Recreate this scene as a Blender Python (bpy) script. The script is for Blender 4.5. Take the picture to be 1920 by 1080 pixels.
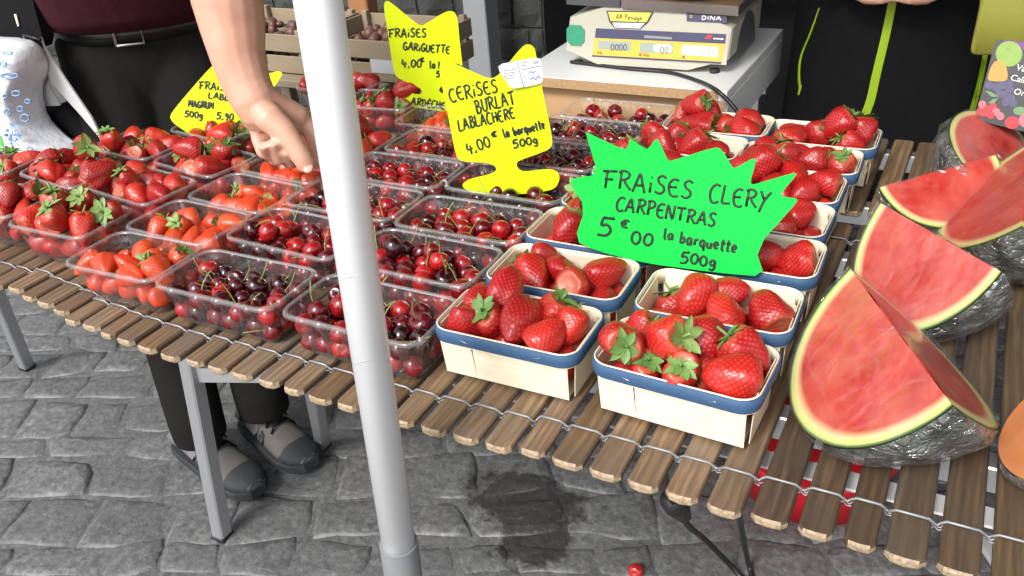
import bpy, math, random
import numpy as np
from mathutils import Vector, Matrix, Quaternion

# ------------------------------------------------------------------ camera, sky, sun, exposure
scene = bpy.context.scene
for o in list(bpy.data.objects): bpy.data.objects.remove(o)
TZ = 0.78                                        # top of the slatted table above the ground
CAM = np.array([1.388, -0.683, 0.677 + TZ]); YAW, PITCH, ROLL, FPX = -0.524, 0.530, -0.085, 1618.45
_cy, _sy, _cp, _sp = math.cos(YAW), math.sin(YAW), math.cos(PITCH), math.sin(PITCH)
F_ = np.array([_sy*_cp, _cy*_cp, -_sp]); R_ = np.array([_cy, -_sy, 0.0]); U_ = np.cross(R_, F_)
R_, U_ = math.cos(ROLL)*R_ + math.sin(ROLL)*U_, -math.sin(ROLL)*R_ + math.cos(ROLL)*U_
cam_d = bpy.data.cameras.new('camera'); cam = bpy.data.objects.new('camera', cam_d)
scene.collection.objects.link(cam); scene.camera = cam
cam_d.sensor_width = 36; cam_d.lens = FPX/1920*36; cam_d.clip_start = 0.05; cam_d.clip_end = 500
cam.matrix_world = Matrix(((R_[0], U_[0], -F_[0], CAM[0]), (R_[1], U_[1], -F_[1], CAM[1]), (R_[2], U_[2], -F_[2], CAM[2]), (0, 0, 0, 1)))
SUN_EL, SUN_AZ = math.radians(44), math.radians(-172)      # azimuth from +Y towards +X: light from the front left
world = bpy.data.worlds.new('World'); scene.world = world; world.use_nodes = True
wn, wl = world.node_tree.nodes, world.node_tree.links; wn.clear()
sky = wn.new('ShaderNodeTexSky'); sky.sky_type = 'NISHITA'; sky.sun_disc = False
sky.sun_elevation = SUN_EL; sky.sun_rotation = SUN_AZ; sky.dust_density = 3.0; sky.air_density = 1.0
hs = wn.new('ShaderNodeHueSaturation'); hs.inputs['Saturation'].default_value = 0.22   # white overcast
bg = wn.new('ShaderNodeBackground'); bg.inputs['Strength'].default_value = 0.14
wo = wn.new('ShaderNodeOutputWorld')
wl.new(sky.outputs[0], hs.inputs['Color']); wl.new(hs.outputs[0], bg.inputs['Color']); wl.new(bg.outputs[0], wo.inputs['Surface'])
sun_d = bpy.data.lights.new('sun', 'SUN'); sun_d.energy = 1.5; sun_d.angle = math.radians(16); sun_d.color = (1, .97, .92)
sun = bpy.data.objects.new('sun', sun_d); scene.collection.objects.link(sun)
_sd = Vector((math.sin(SUN_AZ)*math.cos(SUN_EL), math.cos(SUN_AZ)*math.cos(SUN_EL), math.sin(SUN_EL)))
sun.rotation_euler = _sd.to_track_quat('Z', 'Y').to_euler()
scene.view_settings.view_transform = 'Standard'; scene.view_settings.look = 'None'
scene.view_settings.exposure = 1.0; scene.view_settings.gamma = 1
scene.render.engine = 'CYCLES'
scene.cycles.transparent_max_bounces = 24; scene.cycles.max_bounces = 8; scene.cycles.transmission_bounces = 8
scene.cycles.caustics_reflective = False; scene.cycles.caustics_refractive = False

random.seed(7); rng = np.random.default_rng(7)
col = scene.collection

# ------------------------------------------------------------------ pixel -> place helpers
def ray(u, v):
    d = F_ + R_*(u-960)/FPX - U_*(v-540)/FPX
    return d/np.linalg.norm(d)
def gz(u, v, z):
    d = ray(u, v); return Vector(CAM + d*((z-CAM[2])/d[2]))
def gy(u, v, y):
    d = ray(u, v); return Vector(CAM + d*((y-CAM[1])/d[1]))
def gd(u, v, dist):
    return Vector(CAM + ray(u, v)*dist)
def gpl(u, v, P, n):
    d = Vector(ray(u, v)); C = Vector(CAM); return C + d*((Vector(P)-C).dot(n)/d.dot(n))
def px(P):
    d = np.array(P, float) - CAM; z = d@F_
    return 960+FPX*(d@R_)/z, 540-FPX*(d@U_)/z

# ------------------------------------------------------------------ materials
class N:
    def __init__(s, name):
        s.m = bpy.data.materials.new(name); s.m.use_nodes = True
        s.t = s.m.node_tree; s.t.nodes.clear(); s.out = s.t.nodes.new('ShaderNodeOutputMaterial')
    def n(s, typ, **kw):
        nd = s.t.nodes.new('ShaderNode'+typ)
        for k, v in kw.items():
            if k in nd.inputs: s.set(nd.inputs[k], v)
            else: setattr(nd, k, v)
        return nd
    def set(s, inp, v):
        if isinstance(v, bpy.types.NodeSocket): s.t.links.new(v, inp)
        elif isinstance(v, (tuple, list)) and len(v) == 3 and inp.type == 'RGBA': inp.default_value = (*v, 1)
        else: inp.default_value = v
    def link(s, a, b): s.t.links.new(a, b)
    def coord(s, which='Object', scale=(1, 1, 1), loc=(0, 0, 0)):
        c = s.n('TexCoord'); mp = s.n('Mapping'); mp.inputs['Scale'].default_value = scale; mp.inputs['Location'].default_value = loc
        s.link(c.outputs[which], mp.inputs['Vector']); return mp.outputs[0]
    def noise(s, vec, scale, detail=4, rough=.55):
        nd = s.n('TexNoise', Scale=scale, Detail=detail, Roughness=rough); s.link(vec, nd.inputs['Vector']); return nd.outputs['Fac']
    def ramp(s, fac, stops):
        r = s.n('ValToRGB'); s.link(fac, r.inputs[0]); e = r.color_ramp.elements
        while len(e) < len(stops): e.new(.5)
        for i, (p, c) in enumerate(stops):
            e[i].position = p; e[i].color = (*c, 1) if len(c) == 3 else c
        return r.outputs[0]
    def mix(s, fac, a, b, mode='MIX'):
        m = s.n('Mix', data_type='RGBA', blend_type=mode)
        s.set(m.inputs[0], fac); s.set(m.inputs[6], a); s.set(m.inputs[7], b); return m.outputs[2]
    def math(s, op, a, b=0.0):
        m = s.n('Math', operation=op); s.set(m.inputs[0], a); s.set(m.inputs[1], b); return m.outputs[0]
    def bump(s, h, strength=.3, dist=.002):
        b = s.n('Bump', Strength=strength, Distance=dist); s.link(h, b.inputs['Height']); return b.outputs[0]
    def bsdf(s, color, rough=.5, normal=None, **kw):
        b = s.n('BsdfPrincipled'); s.set(b.inputs['Base Color'], color); s.set(b.inputs['Roughness'], rough)
        if normal is not None: s.link(normal, b.inputs['Normal'])
        for k, v in kw.items(): s.set(b.inputs[k.replace('_', ' ')], v)
        return b.outputs[0]
    def done(s, sh):
        s.link(sh, s.out.inputs['Surface']); return s.m
M = {}
def flat(name, c, rough=.5, var=.12, nscale=30, bump=.0, bdist=.001, stretch=(1, 1, 1), **kw):
    k = N(name); v = k.coord('Object', stretch); f = k.noise(v, nscale)
    cc = k.mix(f, tuple(x*(1-var) for x in c), tuple(min(1, x*(1+var)) for x in c))
    nm = k.bump(k.noise(v, nscale*3), bump, bdist) if bump else None
    M[name] = k.done(k.bsdf(cc, rough, nm, **kw)); return M[name]

def m_stone():
    k = N('paving_stone'); v = k.coord('Object', (1, 1, 1)); oi = k.n('ObjectInfo')
    g = k.n('NewGeometry').outputs['Position']
    big = k.noise(g, 6, 5); fine = k.noise(g, 60, 8, .7); mid = k.noise(g, 22, 6, .65)
    c = k.ramp(mid, [(.25, (.075, .075, .075)), (.55, (.135, .137, .136)), (.8, (.23, .232, .23))])
    c = k.mix(.55, c, k.ramp(fine, [(.32, (.03, .03, .03)), (.5, (.13, .13, .13)), (.7, (.30, .302, .30))]))
    c = k.mix(k.math('MULTIPLY', oi.outputs['Random'], .35), c, (.07, .073, .077))
    # a spilt-water stain with a shape of its own
    sx = k.n('SeparateXYZ'); k.link(g, sx.inputs[0])
    def blob(cx, cy, rx, ry):
        a = k.math('POWER', k.math('DIVIDE', k.math('SUBTRACT', sx.outputs[0], cx), rx), 2)
        b = k.math('POWER', k.math('DIVIDE', k.math('SUBTRACT', sx.outputs[1], cy), ry), 2)
        return k.math('ADD', k.math('SQRT', k.math('ADD', a, b)), k.math('MULTIPLY', k.math('SUBTRACT', mid, .5), 1.6))
    P1, P2 = gz(985, 935, 0), gz(1000, 1010, 0)
    d = k.math('MINIMUM', blob(P1.x, P1.y, .16, .10), blob(P2.x, P2.y, .10, .10))
    wet = k.ramp(d, [(.72, (1, 1, 1)), (.98, (0, 0, 0))])
    c = k.mix(wet, c, k.mix(1.0, c, (.34, .33, .33), 'MULTIPLY'))
    r = k.ramp(big, [(.3, (.30, .30, .30)), (.7, (.50, .50, .50))])
    h = k.math('ADD', k.math('MULTIPLY', mid, 1.0), k.math('MULTIPLY', fine, .45))
    M['stone'] = k.done(k.bsdf(c, r, k.bump(h, .75, .007), Specular_IOR_Level=.5))
m_stone()
def m_slat():
    k = N('weathered_slat_wood'); oi = k.n('ObjectInfo')
    tc = k.n('TexCoord').outputs['Object']
    off = k.n('VectorMath', operation='ADD'); k.link(tc, off.inputs[0])
    cmb = k.n('CombineXYZ'); 
    for i, mlt in enumerate((3.1, 7.7, 1.3)): k.link(k.math('MULTIPLY', oi.outputs['Random'], mlt), cmb.inputs[i])
    k.link(cmb.outputs[0], off.inputs[1])
    mp = k.n('Mapping'); mp.inputs['Scale'].default_value = (1, .05, .6); k.link(off.outputs[0], mp.inputs['Vector'])
    mp2 = k.n('Mapping'); mp2.inputs['Scale'].default_value = (1, .18, 1); k.link(off.outputs[0], mp2.inputs['Vector'])
    w = k.n('TexWave', wave_type='BANDS', bands_direction='X', Scale=26, Distortion=7.0, Detail=3); w.inputs['Detail Scale'].default_value = 1.4
    k.link(mp2.outputs[0], w.inputs['Vector'])
    fib = k.noise(mp.outputs[0], 190, 5, .6); blot = k.noise(off.outputs[0], 16, 4)
    c = k.ramp(fib, [(.25, (.085, .052, .028)), (.55, (.26, .172, .098)), (.8, (.43, .31, .19))])
    c = k.mix(k.math('MULTIPLY', w.outputs['Fac'], .55), c, (.10, .062, .035))
    c = k.mix(k.ramp(blot, [(.38, (0, 0, 0)), (.68, (.6, .6, .6))]), c, (.15, .125, .10))
    tint = k.ramp(oi.outputs['Random'], [(0, (.75, .68, .6)), (.5, (1.0, .95, .88)), (1, (1, 1, 1))])
    c = k.mix(1.0, c, tint, 'MULTIPLY')
    oc = k.mix(1.0, c, oi.outputs['Color'], 'MULTIPLY')
    sp = k.n('SeparateXYZ'); k.link(k.n('NewGeometry').outputs['Normal'], sp.inputs[0]); endg = k.math('MULTIPLY', k.math('LESS_THAN', sp.outputs[1], -.6), .75)
    oc = k.mix(endg, oc, k.ramp(k.noise(off.outputs[0], 240, 3), [(.3, (.24, .17, .10)), (.7, (.50, .39, .26))]))   # paler sawn end grain
    h = k.math('ADD', fib, k.math('MULTIPLY', w.outputs['Fac'], -.6))
    M['slat'] = k.done(k.bsdf(oc, .62, k.bump(h, .5, .0012)))
m_slat()
def m_berry():
    k = N('strawberry_skin'); oi = k.n('ObjectInfo'); at = k.n('Attribute', attribute_name='seed'); sh = k.n('Attribute', attribute_name='shoulder')
    v = k.coord('Object'); f = k.noise(v, 45, 3)
    c = k.mix(f, oi.outputs['Color'], k.mix(1.0, oi.outputs['Color'], (.62, .40, .42), 'MULTIPLY'))
    c = k.mix(k.math('MULTIPLY', sh.outputs['Fac'], .35), c, (.72, .34, .16))
    c = k.mix(k.math('MULTIPLY', at.outputs['Fac'], .42), c, (.66, .24, .10))
    M['berry'] = k.done(k.bsdf(c, .34, None, Subsurface_Weight=.12, Subsurface_Radius=(.006, .0015, .001), Subsurface_Scale=.6, Coat_Weight=.15, Coat_Roughness=.25))
m_berry()
def m_cherry():
    k = N('cherry_skin'); oi = k.n('ObjectInfo'); v = k.coord('Object'); f = k.noise(v, 60, 2)
    c = k.mix(f, oi.outputs['Color'], k.mix(1.0, oi.outputs['Color'], (.45, .32, .35), 'MULTIPLY'))
    M['cherry'] = k.done(k.bsdf(c, .14, None, Coat_Weight=.5, Coat_Roughness=.06))
m_cherry()
def m_stuff(name, cols, rough):
    k = N(name); at = k.n('Attribute', attribute_name='tone')
    M[name] = k.done(k.bsdf(k.ramp(at.outputs['Fac'], cols), rough, None, Coat_Weight=.3, Coat_Roughness=.1))
m_stuff('cherry_mix', [(0, (.035, .004, .008)), (.5, (.16, .008, .014)), (1, (.42, .014, .018))], .2)
m_stuff('berry_mix', [(0, (.30, .012, .012)), (.5, (.48, .02, .015)), (1, (.60, .06, .016))], .38)
def m_green(name, a, b, rough=.5):
    k = N(name); v = k.coord('Object'); oi = k.n('ObjectInfo')
    c = k.mix(k.noise(v, 90, 3), a, b); c = k.mix(k.math('MULTIPLY', oi.outputs['Random'], .5), c, (.30, .36, .10))
    M[name] = k.done(k.bsdf(c, rough, None, Subsurface_Weight=.05))
m_green('calyx', (.045, .15, .035), (.16, .30, .07)); m_green('cherry_stem', (.16, .19, .04), (.30, .22, .06))
def m_veneer():
    k = N('poplar_veneer'); oi = k.n('ObjectInfo'); v = k.coord('Object', (.25, .25, 2.2)); v2 = k.coord('Object')
    g = k.noise(v, 120, 5, .6); b = k.noise(v2, 14, 3)
    c = k.ramp(g, [(.25, (.72, .62, .45)), (.6, (.83, .75, .58)), (.85, (.88, .82, .68))])
    c = k.mix(k.ramp(b, [(.5, (0, 0, 0)), (.8, (.35, .35, .35))]), c, (.62, .46, .26))
    M['veneer'] = k.done(k.bsdf(c, .62, k.bump(g, .25, .0006)))
m_veneer()
def m_blue():
    k = N('blue_paper_band'); v = k.coord('Object', (.5, .5, 3)); f = k.noise(v, 260, 5, .7); b = k.noise(k.coord('Object'), 40, 4)
    c = k.ramp(f, [(.3, (.022, .060, .13)), (.62, (.040, .100, .205)), (.85, (.13, .21, .33))])
    c = k.mix(k.math('MULTIPLY', b, .35), c, (.03, .08, .17))
    M['blue'] = k.done(k.bsdf(c, .68, k.bump(f, .25, .0006)))
m_blue()
def m_plastic(name, haze=.04, graze=.85, rough=.05, tint=(.985, .985, .985), crinkle=0, cs=60, ior=1.5):
    k = N(name); tr = k.n('BsdfTransparent'); k.set(tr.inputs[0], tint)
    nm = None
    v = k.coord('Object')
    if crinkle:
        vo = k.n('TexVoronoi', feature='DISTANCE_TO_EDGE', Scale=cs); nz = k.n('TexNoise', Scale=cs*.6, Detail=4)
        k.link(v, nz.inputs['Vector']); ad = k.n('VectorMath', operation='ADD'); sc = k.n('VectorMath', operation='SCALE'); sc.inputs['Scale'].default_value = .035
        k.link(nz.outputs['Color'], sc.inputs[0]); k.link(v, ad.inputs[0]); k.link(sc.outputs[0], ad.inputs[1]); k.link(ad.outputs[0], vo.inputs['Vector'])
        h = k.math('ADD', k.math('MINIMUM', vo.outputs[0], .15), k.math('MULTIPLY', nz.outputs['Fac'], .5))
        nm = k.bump(h, crinkle, .012)
    gl = k.n('BsdfGlossy', Roughness=rough); lw = k.n('LayerWeight', Blend=.5); f0 = ((ior-1)/(ior+1))**2*2
    if nm is not None: k.link(nm, gl.inputs['Normal']); k.link(nm, lw.inputs['Normal'])
    frs = k.math('ADD', k.math('MULTIPLY', k.math('POWER', lw.outputs['Facing'], 4.0), graze-f0), f0)
    ms = k.n('MixShader'); k.link(frs, ms.inputs[0]); k.link(tr.outputs[0], ms.inputs[1]); k.link(gl.outputs[0], ms.inputs[2])
    df = k.n('BsdfDiffuse'); k.set(df.inputs[0], (.75, .76, .78)); m2 = k.n('MixShader', Fac=haze) if False else k.n('MixShader')
    m2.inputs[0].default_value = haze
    if crinkle:
        k.link(k.ramp(nz.outputs['Fac'], [(.35, (haze*.25,)*3), (.7, (haze*2.6,)*3)]), m2.inputs[0])
        if nm is not None: k.link(nm, df.inputs['Normal'])
    k.link(ms.outputs[0], m2.inputs[1]); k.link(df.outputs[0], m2.inputs[2])
    M[name] = k.done(m2.outputs[0])
m_plastic('clear_plastic', .03, rough=.06); m_plastic('clear_rim', .12, rough=.08, ior=1.6); m_plastic('film', .06, rough=.10, crinkle=1.0, cs=70, ior=1.75); m_plastic('flat_film', .02, graze=.22, rough=.2, crinkle=.5, cs=26)
def m_melon():
    k = N('watermelon_flesh'); at = k.n('Attribute', attribute_name='rad'); v = k.coord('Object')
    f = k.noise(v, 14, 4); f2 = k.noise(k.coord('Object', (1, 1, .25)), 70, 3)
    d = k.math('ADD', at.outputs['Fac'], k.math('MULTIPLY', k.math('SUBTRACT', f, .5), .035))
    fl = k.mix(k.ramp(f, [(.35, (0, 0, 0)), (.68, (1, 1, 1))]), (.46, .022, .018), (.62, .095, .055)); fl = k.mix(k.ramp(f2, [(.45, (0, 0, 0)), (.75, (.55, .55, .55))]), fl, (.60, .13, .085))
    red = k.ramp(d, [(.86, (0, 0, 0)), (.925, (1, 1, 1))])
    c = k.mix(red, fl, (.80, .62, .30)); gr = k.ramp(d, [(.925, (0, 0, 0)), (.955, (1, 1, 1))]); c = k.mix(gr, c, (.55, .62, .20))
    dk = k.ramp(d, [(.972, (0, 0, 0)), (.99, (1, 1, 1))]); c = k.mix(dk, c, (.07, .12, .03))
    M['melon_flesh'] = k.done(k.bsdf(c, .30, k.bump(k.math('ADD', f2, f), .12, .002), Subsurface_Weight=.15, Subsurface_Radius=(.01, .003, .002), Subsurface_Scale=.5, Coat_Weight=.35, Coat_Roughness=.15))
    k = N('watermelon_rind'); v = k.coord('Object'); f = k.noise(v, 12, 4); M['melon_rind'] = k.done(k.bsdf(k.ramp(f, [(.35, (.012, .022, .010)), (.7, (.035, .06, .022))]), .35))
m_melon()
def m_skin():
    k = N('skin'); v = k.coord('Object'); f = k.noise(v, 9, 5, .6); f2 = k.noise(v, 160, 3)
    c = k.ramp(f, [(.3, (.52, .27, .19)), (.55, (.61, .35, .25)), (.75, (.62, .31, .225))])
    M['skin'] = k.done(k.bsdf(c, .5, k.bump(f2, .12, .001), Subsurface_Weight=.15, Subsurface_Radius=(.02, .008, .004), Subsurface_Scale=.4))
m_skin()
def m_fluo(name, c):
    k = N(name); v = k.coord('Object'); f = k.noise(v, 10, 3)
    M[name] = k.done(k.bsdf(k.mix(k.math('MULTIPLY', f, .18), c, tuple(x*.85 for x in c)), .6, k.bump(f, .15, .004), Specular_IOR_Level=.25))
m_fluo('fluo_yellow', (.60, .74, .0)); m_fluo('fluo_green', (.0, .56, .055))
flat('ink', (.012, .012, .014), .5); flat('black_cloth', (.008, .008, .009), .9, .3, 60, .3, .002, Specular_IOR_Level=.12); flat('trousers', (.011, .0105, .0095), .9, .25, 30, .3, .003, Specular_IOR_Level=.12)
flat('maroon_cloth', (.045, .010, .017), .9, .25, 40, .3, .003, Specular_IOR_Level=.12); flat('black_leather', (.012, .012, .012), .35); flat('steel', (.55, .55, .56), .3, .1, 60, Metallic=1.0)
flat('aluminium', (.56, .57, .59), .42, .06, 80, .1, .0005, (6, 6, .3), Metallic=.85); flat('pole_white', (.87, .87, .88), .32, .03, 12, .05, .001)
flat('grey_sleeve', (.22, .23, .24), .4); flat('white_melamine', (.74, .75, .74), .35, .04, 8); flat('white_plastic', (.78, .79, .80), .45, .03, 10)
flat('black_plastic', (.014, .014, .015), .4); flat('dark_rubber', (.02, .02, .02), .6)
flat('scale_beige', (.46, .44, .35), .45, .05, 20, .05, .0005); flat('tray_steel', (.42, .37, .36), .25, .08, 40, Metallic=.8); flat('scale_grey', (.09, .09, .095), .45)
flat('navy', (.035, .035, .10), .5, .1); flat('amber', (.78, .45, .04), .45, .05); flat('lcd', (.30, .35, .31), .25, .05); flat('lcd_worn', (.62, .64, .55), .3, .1)
flat('sticker_yellow', (.80, .72, .08), .5, .04); flat('sticker_white', (.80, .80, .80), .5, .04); flat('sticker_green', (.01, .25, .13), .5, .25, 90); flat('sticker_red', (.65, .02, .03), .5)
flat('paper', (.58, .58, .60), .6, .04, 20, .2, .003); flat('print_grey', (.25, .25, .28), .6); flat('print_blue', (.12, .16, .40), .6)
flat('yellow_plastic', (.80, .46, .02), .4, .05); flat('red_plastic', (.50, .012, .018), .38, .1); flat('dark_red_plastic', (.16, .012, .012), .5, .2)
flat('particle_board', (.42, .27, .14), .75, .45, 160, .4, .002); flat('raw_board', (.52, .33, .17), .7, .1, 8, .1, .001, (.3, 1, 3))
flat('crate_wood', (.30, .235, .16), .7, .2, 20, .3, .002, (.2, 1, 1)); flat('orange_wood', (.30, .13, .05), .55, .15, 20, .2, .002, (1, 1, .1))
flat('wall_stone', (.05, .052, .048), .85, .5, 14, .8, .01); flat('mortar', (.03, .031, .029), .95, .3, 30, .5, .006); flat('dark_room', (.012, .012, .013), .9)
flat('grey_metal', (.24, .25, .26), .5, .08, 20); flat('shallot', (.13, .06, .045), .5, .5, 60); flat('lime', (.30, .46, .01), .55, .08); flat('olive', (.32, .32, .05), .7, .12, 12, .25, .004)
flat('bag_white', (.70, .73, .77), .40, .04, 4, .5, .02); flat('bag_blue', (.18, .34, .58), .5, .3, 60); flat('bag_green', (.10, .50, .10), .5); flat('lining', (.52, .53, .52), .6, .1, 10, .3, .004)
flat('shoe_grey', (.085, .078, .072), .8, .2, 60, .3, .002); flat('shoe_dark', (.02, .023, .026), .75, .25, 60, .3, .002); flat('shoe_light', (.13, .125, .13), .7, .1, 40); flat('hair', (.03, .02, .015), .6)
flat('card_black', (.008, .008, .010), .4); flat('purple', (.15, .03, .20), .5); flat('print_apple', (.20, .33, .05), .5, .2, 40); flat('print_peach', (.55, .25, .04), .5, .15, 40); flat('print_berry', (.06, .055, .12), .5, .4, 60)
flat('print_red', (.40, .015, .025), .5, .35, 80); flat('print_pink', (.52, .12, .15), .5, .2, 60); flat('print_leaf', (.12, .22, .09), .5, .2, 60); flat('white_paint', (.80, .80, .80), .5, .03)
flat('orange_flesh', (.62, .22, .07), .35, .15, 20); flat('canvas', (.30, .31, .32), .8, .05, 6); flat('galvanised', (.26, .26, .26), .5, .2, 60, Metallic=.6); flat('melon_skin', (.62, .42, .16), .55, .2, 30, .2, .003); flat('iris', (.08, .05, .03), .3); flat('eye_white', (.75, .75, .73), .3)

# ------------------------------------------------------------------ mesh helpers
class MB:
    def __init__(s): s.v, s.f, s.mi, s.sm = [], [], [], []
    def add(s, vs, fs, mi=0, smooth=False):
        b = len(s.v); s.v += [tuple(x) for x in vs]
        for f in fs: s.f.append([i+b for i in f]); s.mi.append(mi); s.sm.append(smooth)
        return s
    def box(s, x0, x1, y0, y1, z0, z1, mi=0, M4=None):
        vs = [Vector((x, y, z)) for z in (z0, z1) for y in (y0, y1) for x in (x0, x1)]
        if M4 is not None: vs = [M4 @ p for p in vs]
        return s.add(vs, [(0, 2, 3, 1), (4, 5, 7, 6), (0, 1, 5, 4), (2, 6, 7, 3), (0, 4, 6, 2), (1, 3, 7, 5)], mi)
    def bbox(s, x0, x1, y0, y1, z0, z1, b=.003, mi=0, M4=None):          # bevelled box
        vs, fs = [], []
        c = [(x0, x0+b, x1-b, x1), (y0, y0+b, y1-b, y1), (z0, z0+b, z1-b, z1)]
        idx = {}
        def V(i, j, k):
            key = (i, j, k)
            if key not in idx:
                idx[key] = len(vs); p = Vector((c[0][i], c[1][j], c[2][k])); vs.append(M4 @ p if M4 is not None else p)
            return idx[key]
        for ax in range(3):
            for e in (0, 3):
                q = [(1, 1), (2, 1), (2, 2), (1, 2)]
                f = []
                for a, bb in q:
                    t = [a, bb]; t.insert(ax, e); f.append(V(*t))
                flip = (e == 0) ^ (ax == 1)
                fs.append(f[::-1] if flip else f)
        for ax in range(3):                                                # edge bevels
            o = [i for i in range(3) if i != ax]
            for e1 in (0, 3):
                for e2 in (0, 3):
                    n1, n2 = (1 if e1 == 0 else 2), (1 if e2 == 0 else 2)
                    def T(a, b1, b2):
                        t = [0, 0, 0]; t[ax] = a; t[o[0]] = b1; t[o[1]] = b2; return V(*t)
                    f = [T(1, e1, n2), T(2, e1, n2), T(2, n1, e2), T(1, n1, e2)]
                    fs.append(f)
        for i in (0, 3):
            for j in (0, 3):
                for k in (0, 3):
                    a, bb, cc = (1 if i == 0 else 2), (1 if j == 0 else 2), (1 if k == 0 else 2)
                    fs.append([V(i, bb, cc), V(a, j, cc), V(a, bb, k)])
        return s.add(vs, fs, mi)
    def tube(s, pts, r, n=8, mi=0, cap=True, flat=None, smooth=True):
        pts = [Vector(p) for p in pts]; k = len(pts); rs = r if hasattr(r, '__len__') else [r]*k
        vs, fs = [], []; prev = None
        for i in range(k):
            t = (pts[min(i+1, k-1)]-pts[max(i-1, 0)])
            t = t.normalized() if t.length > 1e-9 else Vector((0, 0, 1))
            if flat is not None: nrm = Vector(flat)
            elif prev is None: nrm = Vector((0, 0, 1)) if abs(t.z) < .9 else Vector((1, 0, 0))
            else: nrm = prev
            b = t.cross(nrm); b = b.normalized() if b.length > 1e-6 else t.orthogonal().normalized()
            nn = b.cross(t).normalized(); prev = nn
            sq = .2 if flat is not None else 1
            for j in range(n):
                a = 2*math.pi*j/n; vs.append(pts[i] + b*(math.cos(a)*rs[i]) + nn*(math.sin(a)*rs[i]*sq))
        for i in range(k-1):
            for j in range(n): fs.append((i*n+j, i*n+(j+1) % n, (i+1)*n+(j+1) % n, (i+1)*n+j))
        if cap: fs.append(tuple(range(n))[::-1]); fs.append(tuple((k-1)*n+j for j in range(n)))
        return s.add(vs, fs, mi, smooth)
    def loft(s, rings, mi=0, cap=True, smooth=True):
        n = len(rings[0]); vs = [p for r in rings for p in r]; fs = []
        for i in range(len(rings)-1):
            for j in range(n): fs.append((i*n+j, i*n+(j+1) % n, (i+1)*n+(j+1) % n, (i+1)*n+j))
        if cap: fs.append(tuple(range(n))[::-1]); fs.append(tuple((len(rings)-1)*n+j for j in range(n)))
        return s.add(vs, fs, mi, smooth)
    def prism(s, poly, dv, mi=0):
        n = len(poly); dv = Vector(dv); a = [Vector(p) for p in poly]; b = [p+dv for p in a]
        return s.add(a+b, [tuple(range(n)), tuple(range(2*n-1, n-1, -1))] + [(i, i+n, (i+1) % n+n, (i+1) % n) for i in range(n)], mi)
    def ball(s, c, r, nu=12, nv=8, mi=0, sc=(1, 1, 1)):
        c = Vector(c); rings = []
        for i in range(nv+1):
            t = math.pi*i/nv; t = min(max(t, .02), math.pi-.02)
            rings.append([c+Vector((r*sc[0]*math.sin(t)*math.cos(2*math.pi*j/nu), r*sc[1]*math.sin(t)*math.sin(2*math.pi*j/nu), -r*sc[2]*math.cos(t))) for j in range(nu)])
        return s.loft(rings, mi)
    def mesh(s, name, mats):
        me = bpy.data.meshes.new(name); me.from_pydata(s.v, [], s.f)
        for m in (mats if isinstance(mats, (list, tuple)) else [mats]): me.materials.append(M[m] if isinstance(m, str) else m)
        me.polygons.foreach_set('material_index', s.mi); me.polygons.foreach_set('use_smooth', s.sm); me.update()
        return me
    def build(s, name, mats, parent=None):
        return link(name, s.mesh(name, mats), parent)
def link(name, me, parent=None):
    o = bpy.data.objects.new(name, me); col.objects.link(o)
    if parent is not None: o.parent = parent
    return o
def tag(o, label, cat, group=None):
    o['label'] = label; o['category'] = cat
    if group: o['group'] = group
    return o
def empty(name, loc, label, cat, group=None, rz=0):
    o = bpy.data.objects.new(name, None); col.objects.link(o); o.location = loc; o.rotation_euler = (0, 0, rz); o.empty_display_size = .05
    return tag(o, label, cat, group)
def struct(o): o['kind'] = 'structure'; return o
def local(o, pts):                                  # world points into an unrotated empty's frame
    L = Vector(o.location); return [Vector(p)-L for p in pts]
def chaikin(p, k=2, closed=True):
    p = [Vector(q) for q in p]
    for _ in range(k):
        q = []; n = len(p)
        for i in range(n if closed else n-1):
            a, b = p[i], p[(i+1) % n]; q += [a*.78+b*.22, a*.22+b*.78]
        if not closed: q = [p[0]]+q+[p[-1]]
        p = q
    return p
def catmull(p, k=5):
    p = [Vector(q) for q in p]; out = []
    for i in range(len(p)-1):
        a, b, c, d = p[max(i-1, 0)], p[i], p[i+1], p[min(i+2, len(p)-1)]
        for j in range(k):
            t = j/k; out.append(.5*((2*b)+(c-a)*t+(2*a-5*b+4*c-d)*t*t+(3*b-a-3*c+d)*t**3))
    return out+[p[-1]]
def text_mesh(body, size, name='lettering', align='LEFT', shear=0.0, bold=0.0):
    cu = bpy.data.curves.new('t', 'FONT'); cu.body = body; cu.size = size; cu.align_x = align; cu.shear = shear; cu.offset = bold; cu.resolution_u = 2
    o = bpy.data.objects.new('t', cu); col.objects.link(o); dg = bpy.context.evaluated_depsgraph_get()
    me = bpy.data.meshes.new_from_object(o.evaluated_get(dg)); bpy.data.objects.remove(o); me.name = name; return me

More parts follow.
